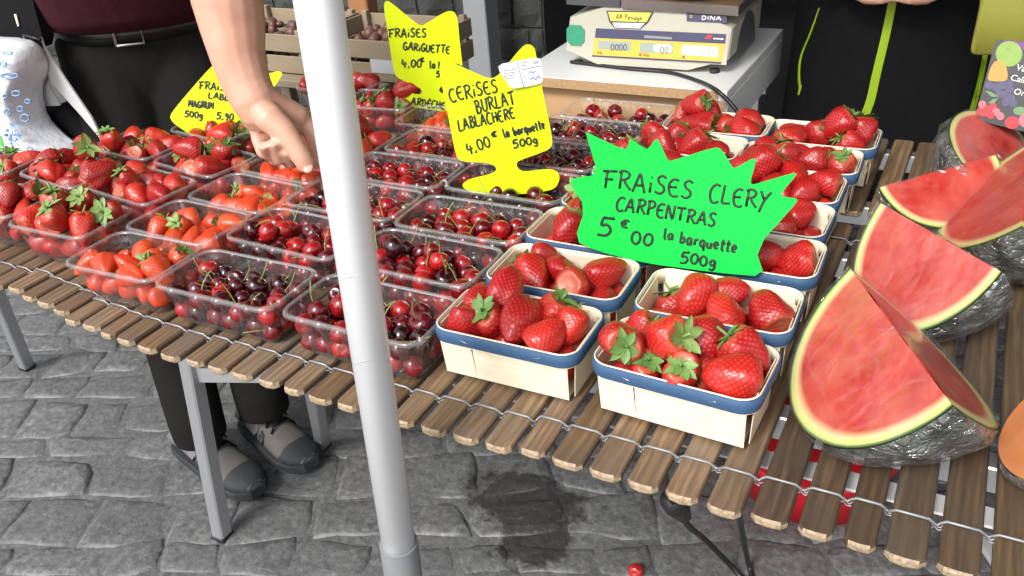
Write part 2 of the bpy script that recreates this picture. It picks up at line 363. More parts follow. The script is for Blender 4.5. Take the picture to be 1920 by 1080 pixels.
# ------------------------------------------------------------------ ground: paving stones on a bed
g = MB().add([(-40, -40, -.0032), (40, -40, -.0032), (40, 40, -.0032), (-40, 40, -.0032)], [(0, 1, 2, 3)])
ground = struct(g.build('ground', 'stone'))
ang = math.radians(24); ca, sa = math.cos(ang), math.sin(ang); rs = random.Random(5)
def corner(a, b, s1):                       # shared, jittered corner so that neighbours interlock
    r = random.Random(int(round(a*1000))*7919+int(round(b*1000))*104729+s1); return Vector((a+r.uniform(-.022, .022), b+r.uniform(-.024, .024), 0))
def stone_geo(cs, r):
    cen = sum(cs, Vector())/4; n = 3; ol = []
    for i in range(4):
        p, q = cs[i], cs[(i+1) % 4]
        for k in range(n): t = (k+(.18 if k == 0 else 0)-(.0))/n; ol.append(p*(1-t)+q*t+Vector((r.uniform(-.004, .004), r.uniform(-.004, .004), 0)))
    tx, ty, dz = r.uniform(-.04, .04), r.uniform(-.04, .04), r.uniform(-.0015, .002); rings = []
    for ins, z in ((.0, -.010), (.004, -.0032), (.014, .0002), (.034, .0016)):
        ring = []
        for p in ol:
            v = p-cen; L_ = v.length; w = cen+v*max(.2, 1-ins/L_); ring.append(Vector((w.x, w.y, z+dz+tx*v.x+ty*v.y+r.uniform(-.0012, .0012))))
        rings.append(ring)
    return cen, rings
b = -3.5; cand = []
rows = []
while b < 3.5: h = rs.uniform(.10, .145); rows.append((b, b+h)); b += h
for (b0_, b1_) in rows:
    a = -4+rs.uniform(0, .2)
    while a < 4:
        ln = rs.uniform(.12, .24); cs = [corner(a, b0_, 1), corner(a+ln, b0_, 1), corner(a+ln, b1_, 1), corner(a, b1_, 1)]; a += ln
        cs = [Vector((ca*p.x-sa*p.y, sa*p.x+ca*p.y, 0)) for p in cs]; cen = sum(cs, Vector())/4; X, Y = cen.x, cen.y
        u, v = px((X, Y, 0)); inside = -160 < u < 2080 and 300 < v < 1280 and (np.array((X, Y, 0))-CAM)@F_ > .3
        if -3.4 < X < 3 and -1.8 < Y < 2.7: cand.append((not inside, (X-.4)**2+(Y-.3)**2, cs))
cand.sort(key=lambda t: t[:2]); far = MB()
for i, (off, _, cs) in enumerate(cand):
    cen, rings = stone_geo(cs, rs)
    if i < 298:
        m = MB().loft([[p-cen for p in r] for r in rings], cap=False); m.add([p-cen for p in rings[-1]], [tuple(range(len(rings[-1])))], 0, True)
        o = m.build('paving_stone', 'stone', ground); o.location = cen
    else:
        far.loft(rings, cap=False); far.add(rings[-1], [tuple(range(len(rings[-1])))], 0, True)
fo = far.build('paving_stones', 'stone', ground); fo['kind'] = 'stuff'

# ------------------------------------------------------------------ background: stone wall, doorway, dark room
WY = 2.75
wall = MB(); wall.box(-6, -.35, WY+.06, WY+.5, 0, 3.2); wall.box(2.9, 6, WY+.06, WY+.5, 0, 3.2); wall.box(-.35, 2.9, WY+.06, WY+.5, 2.25, 3.2)
wobj = wall.build('stone_wall', 'mortar'); tag(wobj, 'dark rough stone wall behind the fruit stall', 'wall')
rw = random.Random(9); z = 0.0; blocks = []
bm_ = []
for i in range(8):
    r = random.Random(50+i); vs = []; fs = []; n = 3
    for j in range(n+1):
        for k in range(n+1):
            a, b = k/n, j/n; e = (a in (0, 1)) or (b in (0, 1))
            vs.append((a-.5+(r.uniform(-.03, .03)), 0.012*(1 if e else 0)-(0 if e else r.uniform(.0, .012)), b-.5+r.uniform(-.04, .04)))
    for j in range(n):
        for k in range(n): q = j*(n+1)+k; fs.append((q, q+1, q+n+2, q+n+1))
    bm_.append(MB().add(vs, fs, 0, False).mesh('stone_block', 'wall_stone'))
while z < 2.2:
    h = rw.uniform(.12, .2); x = -4.2
    while x < -.4:
        w = rw.uniform(.18, .42); w = min(w, -.35-x)
        if w > .06:
            o = link('stone_block', bm_[rw.randrange(8)], wobj); o.location = (x+w/2, WY+.04, z+h/2); o.scale = (w-.015, 1, h-.012)
        x += w
    z += h
room = MB(); room.box(-.35, -.30, WY+.5, 5.5, 0, 2.25); room.box(2.85, 2.9, WY+.5, 5.5, 0, 2.25); room.box(-.35, 2.9, 5.5, 5.6, 0, 2.25); room.box(-.35, 2.9, WY+.5, 5.5, 2.25, 2.3); room.box(-.3, 2.85, WY+.1, 5.5, -.004, .012)
struct(room.build('dark_shop_interior', 'dark_room'))
P = gy(902, 40, 2.6)
o = MB().bbox(P.x-.055, P.x+.055, 2.55, 2.66, 0, 2.25, .004); o = o.build('metal_post', 'grey_metal'); tag(o, 'grey square metal post at the doorway behind the yellow signs', 'post')
P = gy(690, 70, 2.3)
o = MB().bbox(P.x-.05, P.x+.05, 2.26, 2.34, 0, 2.2, .006); o = o.build('wooden_post', 'orange_wood'); tag(o, 'orange-brown upright wooden post in front of the stone wall', 'post')
def slat_crate(name, x, y, z, w, d, h, mat, label, cat='crate', group=None, rz=0, nsl=3):
    e = empty(name, (x, y, z), label, cat, group, rz)
    sh = h/nsl
    for k in range(nsl):
        zz = k*sh+.004
        for (x0, x1, y0, y1) in ((-w/2, w/2, -d/2, -d/2+.006), (-w/2, w/2, d/2-.006, d/2), (-w/2, -w/2+.006, -d/2+.007, d/2-.007), (w/2-.006, w/2, -d/2+.007, d/2-.007)):
            MB().bbox(x0, x1, y0, y1, zz, zz+sh-.012, .0015).build('slat', mat, e)
    for sx in (-1, 1):
        for sy in (-1, 1):
            MB().bbox(sx*(w/2-.018)-.01, sx*(w/2-.018)+.01, sy*(d/2-.018)-.01, sy*(d/2-.018)+.01, 0.002, h+.004, .002).build('corner_post', mat, e)
    MB().bbox(-w/2+.008, w/2-.008, -d/2+.008, d/2-.008, .006, .012, .0015).build('bottom_board', mat, e)
    return e
for i in range(3):
    P = gy(985, 60, 3.6)
    slat_crate('plastic_crate', P.x+.1, 3.6, .012+i*.262, .55, .4, .25, 'dark_red_plastic', ['dark red crate at the bottom of the stack in the dark room', 'dark red crate in the middle of the stack in the dark room', 'dark red crate on top of the stack in the dark room'][i], group='dark red crates in the room')

# ------------------------------------------------------------------ slatted tables
IDX = {0:(8,537),1:(35,552),2:(62,563),3:(93,578),4:(115,597),5:(147,607),6:(182,622),7:(212,633),8:(250,647),9:(293,662),10:(342,673),11:(382,685),12:(426,697),13:(477,710),14:(525,725),15:(570,740),16:(625,755),17:(676,770),18:(728,784),19:(782,798),20:(842,814),21:(903,830),22:(969,840),23:(1029,859),24:(1100,880),25:(1172,902),26:(1244,923),27:(1322,947),28:(1405,967),29:(1494,990),30:(1580,1012),31:(1657,1037),32:(1757,1062)}
LEN = .72
def slat_mesh(L, seed):
    r = random.Random(seed); w = .5; mb = MB(); T = .011; ch = .005
    def outline(ins, z):
        a = [(-w+ins/.036, .008+ins*.5), (-w+.16, .0015+ins), (0, r.uniform(-.001, .001)+ins), (w-.16, .0015+ins), (w-ins/.036, .008+ins*.5), (w-ins/.036, L-.006), (w-.2, L-ins), (-w+.2, L-ins), (-w+ins/.036, L-.006)]
        return [Vector((x*.036, y, z)) for x, y in a]
    mb.loft([outline(.0015, -T), outline(0, -T+.0025), outline(0, -.0028), outline(.0018, 0)], smooth=False)
    return mb.mesh('slat', 'slat')
slat_ms = [slat_mesh(LEN, 30+i) for i in range(6)]
def make_frame(e, x0, x1, y0, y1, z0):
    L = e.location
    def rail(a, b, c, d, m='aluminium', nm='rail', zz=(-.048, -.0125)):
        MB().bbox(a-L.x, b-L.x, c-L.y, d-L.y, z0+zz[0]-L.z, z0+zz[1]-L.z, .002).build(nm, m, e)
    return rail
table = empty('slatted_table', (.5, .35, 0), 'front roll-up table of weathered wooden slats on aluminium legs', 'table')
TL = Vector(table.location)
xs = {n: (gz(*uv, TZ).x, gz(*uv, TZ).y) for n, uv in IDX.items()}
for n in range(-14, 0): xs[n] = (xs[0][0]+n*.0445, .012+.0006*n)
for n in range(33, 44): xs[n] = (xs[32][0]+(n-32)*.0465, xs[32][1]+.001*(n-32))
slat_edges = []
for n in range(-14, 43):
    x, y = xs[n]; p = xs[n+1][0]-x; w = p*random.uniform(.76, .82); w = max(min(w, .042), .027)
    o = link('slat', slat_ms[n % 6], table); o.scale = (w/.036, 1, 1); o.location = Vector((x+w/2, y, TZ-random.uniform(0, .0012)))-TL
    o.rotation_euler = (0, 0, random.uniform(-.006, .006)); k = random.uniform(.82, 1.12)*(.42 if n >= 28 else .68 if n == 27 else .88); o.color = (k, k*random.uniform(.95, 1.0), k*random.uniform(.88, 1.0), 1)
    slat_edges.append((x, x+w, y))
for wi, wy in enumerate((.062, .64)):
    pts = []; ties = []
    for i, (a, b, y) in enumerate(slat_edges):
        yy = (y+wy if wi == 0 else wy+.02*math.sin(i*.2)*.1)
        pts += [(a-.001, yy, TZ-.001), (a+.004, yy-.001, TZ+.0032), ((a+b)/2, yy-.0015, TZ+.0036), (b-.004, yy-.001, TZ+.0032), (b+.001, yy, TZ-.001)]
        if i+1 < len(slat_edges):
            na = slat_edges[i+1][0]; m = (b+na)/2; pts.append((m, yy+.001, TZ-.0045)); ties.append((m, yy))
    MB().tube(local(table, pts), .0018, 6).build('binding_wire', 'galvanised', table)
    tie = MB(); tie.tube([(-.006, -.004, -.003), (-.002, .002, -.006), (.003, -.003, -.004), (.007, .003, -.002)], .0009, 5); tie.tube([(-.006, .003, -.002), (0, -.005, -.005), (.006, -.006, -.003)], .0009, 5)
    tm = tie.mesh('wire_tie', 'galvanised')
    for (m, yy) in ties:
        o = link('wire_tie', tm, table); o.location = Vector((m, yy, TZ))-TL; o.rotation_euler = (0, 0, random.uniform(-.5, .5))
rail = make_frame(table, 0, 0, 0, 0, TZ)
x0, x1 = xs[-14][0]+.02, xs[42][0]
rail(x0, x1, .175, .205); rail(x0, x1, .60, .63)
rail(.55, x1, .116, .149, 'white_paint', 'white_rail', (-.047, -.0435))
def leg_line(bot, top_px, ztop):
    # leg from its foot on the ground through the sight line of its upper visible end, as upright as that line allows
    B = gz(*bot, 0); d = Vector(ray(*top_px)); C = Vector(CAM); best = None
    for i in range(400):
        q = C+d*(.8+i*.008)
        if q.z < .25 or q.z > TZ-.05: continue
        t = (q-B); tilt = math.hypot(t.x, t.y)/t.z
        if best is None or tilt < best[0]: best = (tilt, q)
    q = best[1]; return B, B+(q-B)*((ztop-B.z)/(q.z-B.z))
def leg(e, B, T, s=.03):
    L = Vector(e.location); rings = []
    for p in (B+Vector((0, 0, .004)), T):
        rings.append([p-L+Vector((a*s/2, b*s/2, 0)) for a, b in ((-1, -.8), (-.8, -1), (.8, -1), (1, -.8), (1, .8), (.8, 1), (-.8, 1), (-1, .8))])
    MB().loft(rings, smooth=False).build('leg', 'aluminium', e)
    MB().bbox(B.x-L.x-s*.55, B.x-L.x+s*.55, B.y-L.y-s*.55, B.y-L.y+s*.55, 0.0, .012, .002).build('leg_foot', 'black_plastic', e)
B1, T1 = leg_line((418, 1006), (358, 690), TZ-.05); leg(table, B1, T1, .034)
B2, T2 = leg_line((606, 838), (594, 770), TZ-.05); leg(table, B2, T2, .03)
B3, T3 = leg_line((52, 690), (10, 590), TZ-.05); leg(table, B3, T3, .034)
B4 = B3+Vector((0, .32, 0)); leg(table, B4, B4+(T3-B3), .03)
leg(table, Vector((1.62, .19, 0)), Vector((1.62, .19, TZ-.05)), .034); leg(table, Vector((1.62, .61, 0)), Vector((1.62, .61, TZ-.05)), .034)
for (A, At, C_, Ct) in ((B1, T1, B2, T2), (B3, T3, B4, B4+(T3-B3))):
    pA = A+(At-A)*.62; pB = C_+(Ct-C_)*.62; d = (pB-pA).normalized()
    mb = MB(); up = Vector((0, 0, 1)); sd = d.cross(up).normalized()
    mb.loft([[q-TL+sd*(a*.008)+up*(b*.018) for a, b in ((-1, -1), (1, -1), (1, 1), (-1, 1))] for q in (pA+d*.015, pB-d*.015)], smooth=False); mb.build('brace', 'aluminium', table)
# the second table that carries the back rows
rear = empty('slatted_table', (.85, 1.15, 0), 'rear roll-up table of weathered wooden slats under the scale', 'table'); RL = Vector(rear.location)
rm = [slat_mesh(.36, 60+i) for i in range(3)]; rml = [slat_mesh(.80, 70+i) for i in range(3)]; x = -.10; i = 0
while x < 1.98:
    w = random.uniform(.034, .038); o = link('slat', (rml if .5 < x < .92 else rm)[i % 3], rear); o.scale = (w/.036, 1, 1); o.location = Vector((x+w/2, .755+random.uniform(-.003, .003), TZ-random.uniform(0, .001)))-RL
    k = random.uniform(.75, 1.0); o.color = (k, k*.97, k*.93, 1); x += .0455; i += 1
rrail = make_frame(rear, 0, 0, 0, 0, TZ)
rrail(-.08, 1.98, .80, .83); rrail(-.08, 1.98, 1.06, 1.09); rrail(.49, .93, 1.46, 1.49)
for lx in (.52, .90): leg(rear, Vector((lx, 1.475, 0)), Vector((lx, 1.475, TZ-.05)), .03)
for lx in (-.05, 1.94):
    for ly in (.85, 1.04): leg(rear, Vector((lx, ly, 0)), Vector((lx, ly, TZ-.05)), .03)

# ------------------------------------------------------------------ tent pole in front of the table
pA, pB = gy(596, 0, -.11), gy(749, 1030, -.11); dirp = (pB-pA).normalized()
foot = pA+dirp*(-pA.z/dirp.z); pe = empty('tent_pole', foot, 'white round tent pole with a grey lower sleeve in front of the table', 'pole')
def along(z): return pA+dirp*((z-pA.z)/dirp.z)-foot
jz = pB.z
rad = .5*69/FPX*((pB-Vector(CAM)).dot(Vector(F_)))
rad_t = .5*88/FPX*((pA-Vector(CAM)).dot(Vector(F_)))
pr = (rad*.97+rad_t*.97)/2
MB().tube([along(jz-.12), along(2.3)], pr, 40).build('upper_tube', 'pole_white', pe)
ring = MB(); ring.tube([along(0.01), along(jz-.002), along(jz+.012)], [pr*1.16, pr*1.16, pr*1.16], 40, cap=False); ring.tube([along(jz-.004), along(jz+.006)], [pr*1.12, pr*1.04], 40, cap=False)
ring.build('lower_sleeve', 'grey_sleeve', pe)
col_ = MB(); col_.tube([along(jz+.0121), along(jz+.0125)], [pr*1.16, pr*1.005], 40, cap=False); col_.build('sleeve_rim', 'aluminium', pe)
MB().bbox(-.07, .07, -.07, .07, 0, .008, .002).build('base_plate', 'grey_sleeve', pe)
# fine scratches round the pole as thin rings of dark wear
for (pv, sp) in ((505, .6), (660, 1.2), (668, -.5)):
    q = gy(pv and 660+.147*(pv-430), pv, -.11); zz = q.z; pts = []
    c0 = along(zz)
    for t in range(9):
        a = -2.0+sp*.3+t*.09; pts.append(c0+Vector((math.cos(a)*pr*1.001, math.sin(a)*pr*1.001, .0004*t)))
    MB().tube(pts, .00035, 4).build('scratch', 'grey_metal', pe)

# ------------------------------------------------------------------ added unseen canopy on the pole, shades the back of the stall
ptop = pA+dirp*((2.28-pA.z)/dirp.z)
cv = empty('added_canopy', (ptop.x, ptop.y, 2.28), 'added pale fabric canopy, out of view, shading the back of the stall', 'canopy'); vs, fs = [], []
for j in range(9):
    for i in range(13):
        x_, y_ = -.15+2.9*i/12, -.10+2.65*j/8; vs.append((x_-ptop.x, y_-ptop.y, .02+.35*math.sin(math.pi*j/8)*math.sin(math.pi*i/12)+(.0 if 0 < j < 8 else -.0)))
for j in range(8):
    for i in range(12): q_ = j*13+i; fs.append((q_, q_+1, q_+14, q_+13))
MB().add(vs, fs, 0, True).build('fabric', 'canvas', cv)
for (i0_, i1_) in ((0, 12), (104, 116), (0, 104), (12, 116)): MB().tube([vs[i0_], [(vs[i0_][k]+vs[i1_][k])/2 for k in range(3)], vs[i1_]], .014, 8).build('frame_bar', 'aluminium', cv)
# ------------------------------------------------------------------ punnets
def rrect(w, d, r, n=5):
    pts = []
    for cx, cy, a0 in ((w/2-r, d/2-r, 0), (-w/2+r, d/2-r, 90), (-w/2+r, -d/2+r, 180), (w/2-r, -d/2+r, 270)):
        for i in range(n+1):
            a = math.radians(a0+90*i/n); pts.append((cx+r*math.cos(a), cy+r*math.sin(a)))
    return pts
def dense(pts, step):
    out = []; n = len(pts)
    for i in range(n):
        a, b = pts[i], pts[(i+1) % n]; L = math.hypot(b[0]-a[0], b[1]-a[1]); k = max(1, int(L/step))
        out += [(a[0]+(b[0]-a[0])*j/k, a[1]+(b[1]-a[1])*j/k) for j in range(k)]
    return out
PH = .072
def plastic_meshes(w, d):
    base = dense(rrect(1, 1, .0, 1), 1)  # unused shape anchor
    ref = dense(rrect(w-.012, d-.012, .022, 3), .0055); n = len(ref)
    def ring(inset, z, rib=0.0):
        out = []
        for i, (x, y) in enumerate(ref):
            L = math.hypot(x, y); sx = 1-inset/(w/2); sy = 1-inset/(d/2)
            rb = rib if (i % 3 == 0) else 0.0
            out.append(Vector((x*sx*(1-rb/w*2), y*sy*(1-rb/d*2), z)))
        return out
    b = MB(); rings = [ring(.055, .003), ring(.016, .002), ring(.0125, .004), ring(.010, .016, .0024), ring(.0065, .036, .0024), ring(.003, .056, .0024), ring(.0018, .060), ring(.0, PH-.001)]
    b.loft(rings, cap=False, smooth=True); b.add(rings[0], [tuple(range(n))[::-1]], 0)
    body = b.mesh('tub', 'clear_plastic')
    def off(o, z): return [Vector((x+math.copysign(o, x)*min(1, abs(x)/(w/2-.02)), y+math.copysign(o, y)*min(1, abs(y)/(d/2-.02)), z)) for x, y in ref]
    r = MB(); r.loft([off(-.0003, PH-.0015), off(.0015, PH+.0008), off(.0045, PH+.0005), off(.006, PH-.0012), off(.0062, PH-.0055), off(.0055, PH-.0060)], cap=False, smooth=True)
    return body, r.mesh('rim', 'clear_rim')
PL = {'cherry': (.228, .126), 'straw': (.195, .126)}
PLM = {k: plastic_meshes(*v) for k, v in PL.items()}
ORD = ['first', 'second', 'third', 'fourth', 'fifth', 'sixth', 'seventh']
WORDS = {'A': 'column beside the wooden punnets', 'B': 'column between wooden-punnet cherries and orange strawberries'}
punnets = []      # (kind, x, y, rz, z0, where)
def plastic(kind, x, y, rz, where, fill, n, z0=TZ+.002):
    what = {'cherry': 'cherries', 'orange': 'orange-red strawberries', 'red': 'red strawberries'}[fill]
    e = empty('plastic_punnet', (x, y, z0), f'clear ribbed plastic punnet of {what}, {where}', 'punnet', 'clear plastic punnets', math.radians(rz))
    link('tub', PLM[kind][0], e); link('rim', PLM[kind][1], e)
    punnets.append(dict(kind=kind, x=x, y=y, rz=math.radians(rz), z0=z0, where=where, fill=fill, n=n, w=PL[kind][0]-.03, d=PL[kind][1]-.03, slope=.010, name='clear punnet'))
for i, (x, y, rz) in enumerate(((.712, .096, 0), (.700, .247, -1), (.702, .384, 1), (.705, .536, 0), (.705, .675, 1), (.735, .812, -1), (.745, .93, 1))):
    plastic('cherry', x, y, rz, f'{ORD[i]} from table front beside the wooden punnets', 'cherry', (46, 46, 44, 26, 44, 42, 40)[i])
for i, (x, y, rz) in enumerate(((.470, .092, 1), (.462, .247, -2), (.468, .388, 0), (.472, .522, 1), (.49, .658, -1))):
    plastic('cherry', x, y, rz, f'{ORD[i]} from table front in the outer cherry column', 'cherry', (48, 46, 44, 44, 44)[i])
for i, (x, y, rz) in enumerate(((.255, .090, 2), (.246, .215, -2), (.258, .344, -4))):
    plastic('straw', x, y, rz, f'{ORD[i]} from table front of the orange ones', 'orange', 23)
plastic('straw', .262, .476, -3, 'under the reaching hand', 'orange', 23)
plastic('straw', .275, .61, 3, 'just behind the reaching hand', 'red', 19)
plastic('straw', .405, .795, 2, 'at the foot of the tallest sign', 'orange', 24)
plastic('straw', .195, .86, 6, 'beyond the pole near the tallest sign', 'red', 20)
plastic('straw', .02, .93, -4, 'on the rear table by the shallot crates', 'red', 20)
plastic('straw', .02, .155, 2, 'heaped at the front near the end leg', 'red', 22)
plastic('straw', .032, .305, -7, 'heaped, second behind the end leg', 'red', 21)
plastic('straw', .055, .445, -8, 'below the tilted yellow sign', 'red', 21)
plastic('straw', -.19, .165, 3, 'beside the heaped front one', 'red', 21)
plastic('straw', -.178, .312, -6, 'beside the white carrier bag', 'red', 22)
plastic('straw', -.155, .465, -4, 'beside the black shoulder bag', 'red', 21)
plastic('straw', -.06, .60, -6, 'holding the tilted yellow sign', 'red', 19)
plastic('straw', -.40, .30, 5, 'at the table end under the white bag', 'red', 20)

WW, WD, WH = .203, .117, .074
def wood_meshes():
    out = {}
    bw, bd = WW-.026, WD-.020; tw, td = WW-.008, WD-.006; t = .0011
    def panel(p0, p1, p2, p3, th):          # quad with thickness
        return MB().prism([p0, p1, p2, p3], th)
    zt = WH-.004
    def front(sy, splits):
        parts = []
        for (a0, a1, ta) in splits:
            xb0, xb1 = -bw/2+a0*bw, -bw/2+a1*bw; xt0, xt1 = -(bw+.004)/2+a0*(bw+.004), -(bw+.004)/2+a1*(bw+.004)
            p = [Vector((xb0, sy*bd/2, .001)), Vector((xb1, sy*bd/2, .001)), Vector((xt1-ta, sy*td/2*.985, zt)), Vector((xt0, sy*td/2*.985, zt))]
            parts.append(panel(*p, Vector((0, -sy*t, 0))))
        return parts
    out['front'] = [m.mesh('side_panel', 'veneer') for m in front(-1, ((0, .26, .0022), (.262, 1, 0)))]
    out['back'] = [m.mesh('side_panel', 'veneer') for m in front(1, ((0, 1, 0),))]
    ends = []
    for sx in (-1, 1):
        p = [Vector((sx*(bw/2+.004), -bd/2+.010, .001)), Vector((sx*(bw/2+.004), bd/2-.010, .001)), Vector((sx*tw/2*.985, td/2-.016, zt)), Vector((sx*tw/2*.985, -td/2+.016, zt))]
        ends.append(panel(*p, Vector((-sx*t, 0, 0))).mesh('end_panel', 'veneer'))
    out['ends'] = ends
    out['bottom'] = MB().box(-bw/2+.002, bw/2-.002, -bd/2+.002, bd/2-.002, .0012, .0026).mesh('bottom_panel', 'veneer')
    ref = rrect(WW, WD, .024, 7)
    def loop(o, z): return [Vector((x*(1+2*o/WW), y*(1+2*o/WD), z)) for x, y in ref]
    b = MB(); b.loft([loop(0, WH-.019), loop(.0012, WH-.012), loop(.0009, WH-.0012), loop(-.0006, WH-.0005), loop(-.0008, WH-.019), loop(0, WH-.019)], cap=False); out['band'] = b.mesh('rim_band', 'blue')
    b = MB(); b.loft([loop(-.0010, WH-.021), loop(-.0010, WH+.0004), loop(-.0016, WH+.001), loop(-.0024, WH+.0004), loop(-.0026, WH-.021), loop(-.0010, WH-.021)], cap=False); out['liner'] = b.mesh('rim_liner', 'veneer')
    out['staple'] = MB().tube([(-.0055, 0, 0), (-.005, -.0006, 0), (.005, -.0006, 0), (.0055, 0, 0)], .0004, 4).mesh('staple', 'steel')
    return out
WM = wood_meshes()
def wood(x, y, rz, where, n=14):
    e = empty('wooden_punnet', (x, y, TZ+.0042), f'wooden punnet with blue rim, {where}', 'punnet', 'wooden blue-rimmed punnets', math.radians(rz))
    for m in WM['front']: link('side_panel', m, e)
    link('side_panel', WM['back'][0], e)
    for m in WM['ends']: link('end_panel', m, e)
    link('bottom_panel', WM['bottom'], e); bnd = link('rim_band', WM['band'], e); link('rim_liner', WM['liner'], e)
    for sx, rz_ in ((-.05, .25), (.052, -.3)):
        s = link('staple', WM['staple'], bnd); s.location = (sx, -WD/2-.0013, WH-.010); s.rotation_euler = (0, rz_, 0)
    punnets.append(dict(kind='wood', x=x, y=y, rz=math.radians(rz), z0=TZ+.006, where=where, fill='wood', n=n, w=WW-.034, d=WD-.026, slope=.010, name='wooden punnet'))
RC = 'in the column beside the watermelons'; LC = 'in the column beside the cherries'
for i, (x, y, rz) in enumerate(((1.143, .136, -2.2), (1.144, .272, 1.5), (1.146, .416, 1), (1.135, .540, -1), (1.133, .658, 0), (1.142, .776, 2), (1.155, .897, 1))):
    wood(x, y, rz, f'{ORD[i]} from table front {RC}', (18, 12, 12, 13, 14, 15, 14)[i])
for i, (x, y, rz) in enumerate(((.921, .136, 1), (.921, .272, 1.5), (.918, .403, 0), (.92, .528, 1), (.922, .650, 0), (.94, .785, -3), (.962, .905, 2))):
    wood(x, y, rz, f'{ORD[i]} from table front {LC}', (17, 12, 12, 13, 14, 14, 15)[i])

# ------------------------------------------------------------------ fruit shapes
def berry_mesh(seed, R, L, hi=True, elong=1.0):
    r = np.random.default_rng(seed); nu, nv = (110, 78) if hi else (12, 9)
    tk = np.array([0, .03, .10, .22, .36, .52, .68, .82, .92, .975, 1.0])
    blunt = r.uniform(-.08, .12)
    rk = np.array([0.02, .42, .76, .97, 1.0, .93-.02, .76+blunt*.6, .53+blunt, .32+blunt*.9, .15+blunt*.5, .01])
    t = (1-np.cos(np.linspace(0, np.pi, nv+1)))/2
    tt = np.linspace(0, 1, 400); rr = np.interp(tt, tk, rk)
    kern = np.hanning(31); kern /= kern.sum(); rr = np.convolve(np.pad(rr, 15, mode='reflect', reflect_type='odd'), kern, 'valid'); rr[0] = 0.0; rr[-1] = 0
    prof = np.interp(t, tt, np.clip(rr, 0, None)); th = np.linspace(0, 2*np.pi, nu, endpoint=False)
    a = r.uniform(0, 6.28, 6); ov = r.uniform(.02, .16)
    def surf(tv, thv, pv):
        k = 1 + ov*np.cos(2*thv+a[0]) + .05*np.cos(3*thv+a[1])*np.sin(3*tv+a[2]) + .035*np.cos(5*thv+a[3]+4*tv)
        x = R*pv*k*np.cos(thv); y = R*pv*k*np.sin(thv); z = L*(.5-tv) - .10*L*np.exp(-(tv/.05)**2)*(pv < .6)
        bend = .12*R*np.sin(np.pi*tv)
        return np.stack([x+bend*np.cos(a[4]), y+bend*np.sin(a[4]), z], -1)
    T, TH = np.meshgrid(t, th, indexing='ij'); PV = np.repeat(prof[:, None], nu, 1)
    V = surf(T, TH, PV); seed_a = np.zeros((nv+1, nu))
    if hi:
        ns = 280; i = np.arange(ns)+.5
        # even spiral of achenes over the area of the berry
        area = np.cumsum(np.maximum(rr, .05)); area /= area[-1]
        ts = np.interp(i/ns, area, tt); ps = np.interp(ts, tt, np.clip(rr, 0, None)); S = surf(ts, i*2.39996, ps)
        keep = (ts > .06) & (ts < .985); S = S[keep]
        flat = V.reshape(-1, 3); D = np.sqrt(((flat[:, None, :]-S[None])**2).sum(-1)).min(1).reshape(nv+1, nu)
        nrm = np.stack([np.cos(TH), np.sin(TH), .35-0*TH], -1); nrm /= np.linalg.norm(nrm, axis=-1, keepdims=True)
        V = V - nrm*(.0006*np.exp(-(D/.0012)**2))[..., None]
        seed_a = np.exp(-(D/.00062)**2)
    vs = V.reshape(-1, 3); fs = []
    for j in range(nv):
        for k in range(nu): fs.append((j*nu+k, (j+1)*nu+k, (j+1)*nu+(k+1) % nu, j*nu+(k+1) % nu))
    return vs, fs, seed_a.ravel(), np.exp(-(T/.10)**2).ravel()
def np_mesh(name, vs, fs, mat, attrs=None):
    me = bpy.data.meshes.new(name); me.from_pydata([tuple(v) for v in vs], [], fs); me.polygons.foreach_set('use_smooth', [True]*len(fs)); me.materials.append(M[mat])
    for k, a in (attrs or {}).items():
        at = me.attributes.new(k, 'FLOAT', 'POINT'); at.data.foreach_set('value', np.asarray(a, np.float32))
    me.update(); return me
BR, BL = .0175, .042
berry_ms = [(lambda q: np_mesh('strawberry', q[0], q[1], 'berry', {'seed': q[2], 'shoulder': q[3]}))(berry_mesh(200+i, BR, BL*(1+.05*(i % 3)), True)) for i in range(7)]
berry_lo = [berry_mesh(200+i, BR, BL, False) for i in range(4)]
def calyx_mesh(i):
    r = random.Random(300+i); mb = MB(); n = r.choice((8, 9, 10)); z0 = BL*.5-.0035
    for k in range(n):
        a = 2*math.pi*k/n+r.uniform(-.2, .2); L = r.uniform(.010, .017); w = r.uniform(.0028, .0044); lift = r.uniform(-.25, .9)
        d = Vector((math.cos(a), math.sin(a), 0)); s = Vector((-math.sin(a), math.cos(a), 0)); vs = []
        for q in range(5):
            t = q/4; wd = w*(math.sin(math.pi*(.12+.88*t))**.8 if t < 1 else .02); h = z0+.0012+L*(lift*t*.55-.75*t*t*(1-lift)*.5)
            c = d*(L*t*.95+.001)+Vector((0, 0, h)); vs += [c-s*wd+Vector((0, 0, .0006)), c-Vector((0, 0, .0006)), c+s*wd+Vector((0, 0, .0006))]
        fs = []
        for q in range(4):
            for e in range(2): fs.append((q*3+e, q*3+e+1, q*3+e+4, q*3+e+3))
        mb.add(vs, fs, 0, True)
    mb.tube([(0, 0, z0-.001), (.0006, .0004, z0+.004), (r.uniform(-.003, .003), r.uniform(-.003, .003), z0+r.uniform(.006, .014))], [.0016, .0012, .0010], 6)
    return mb.mesh('calyx', 'calyx')
calyx_ms = [calyx_mesh(i) for i in range(6)]
CR = .0165
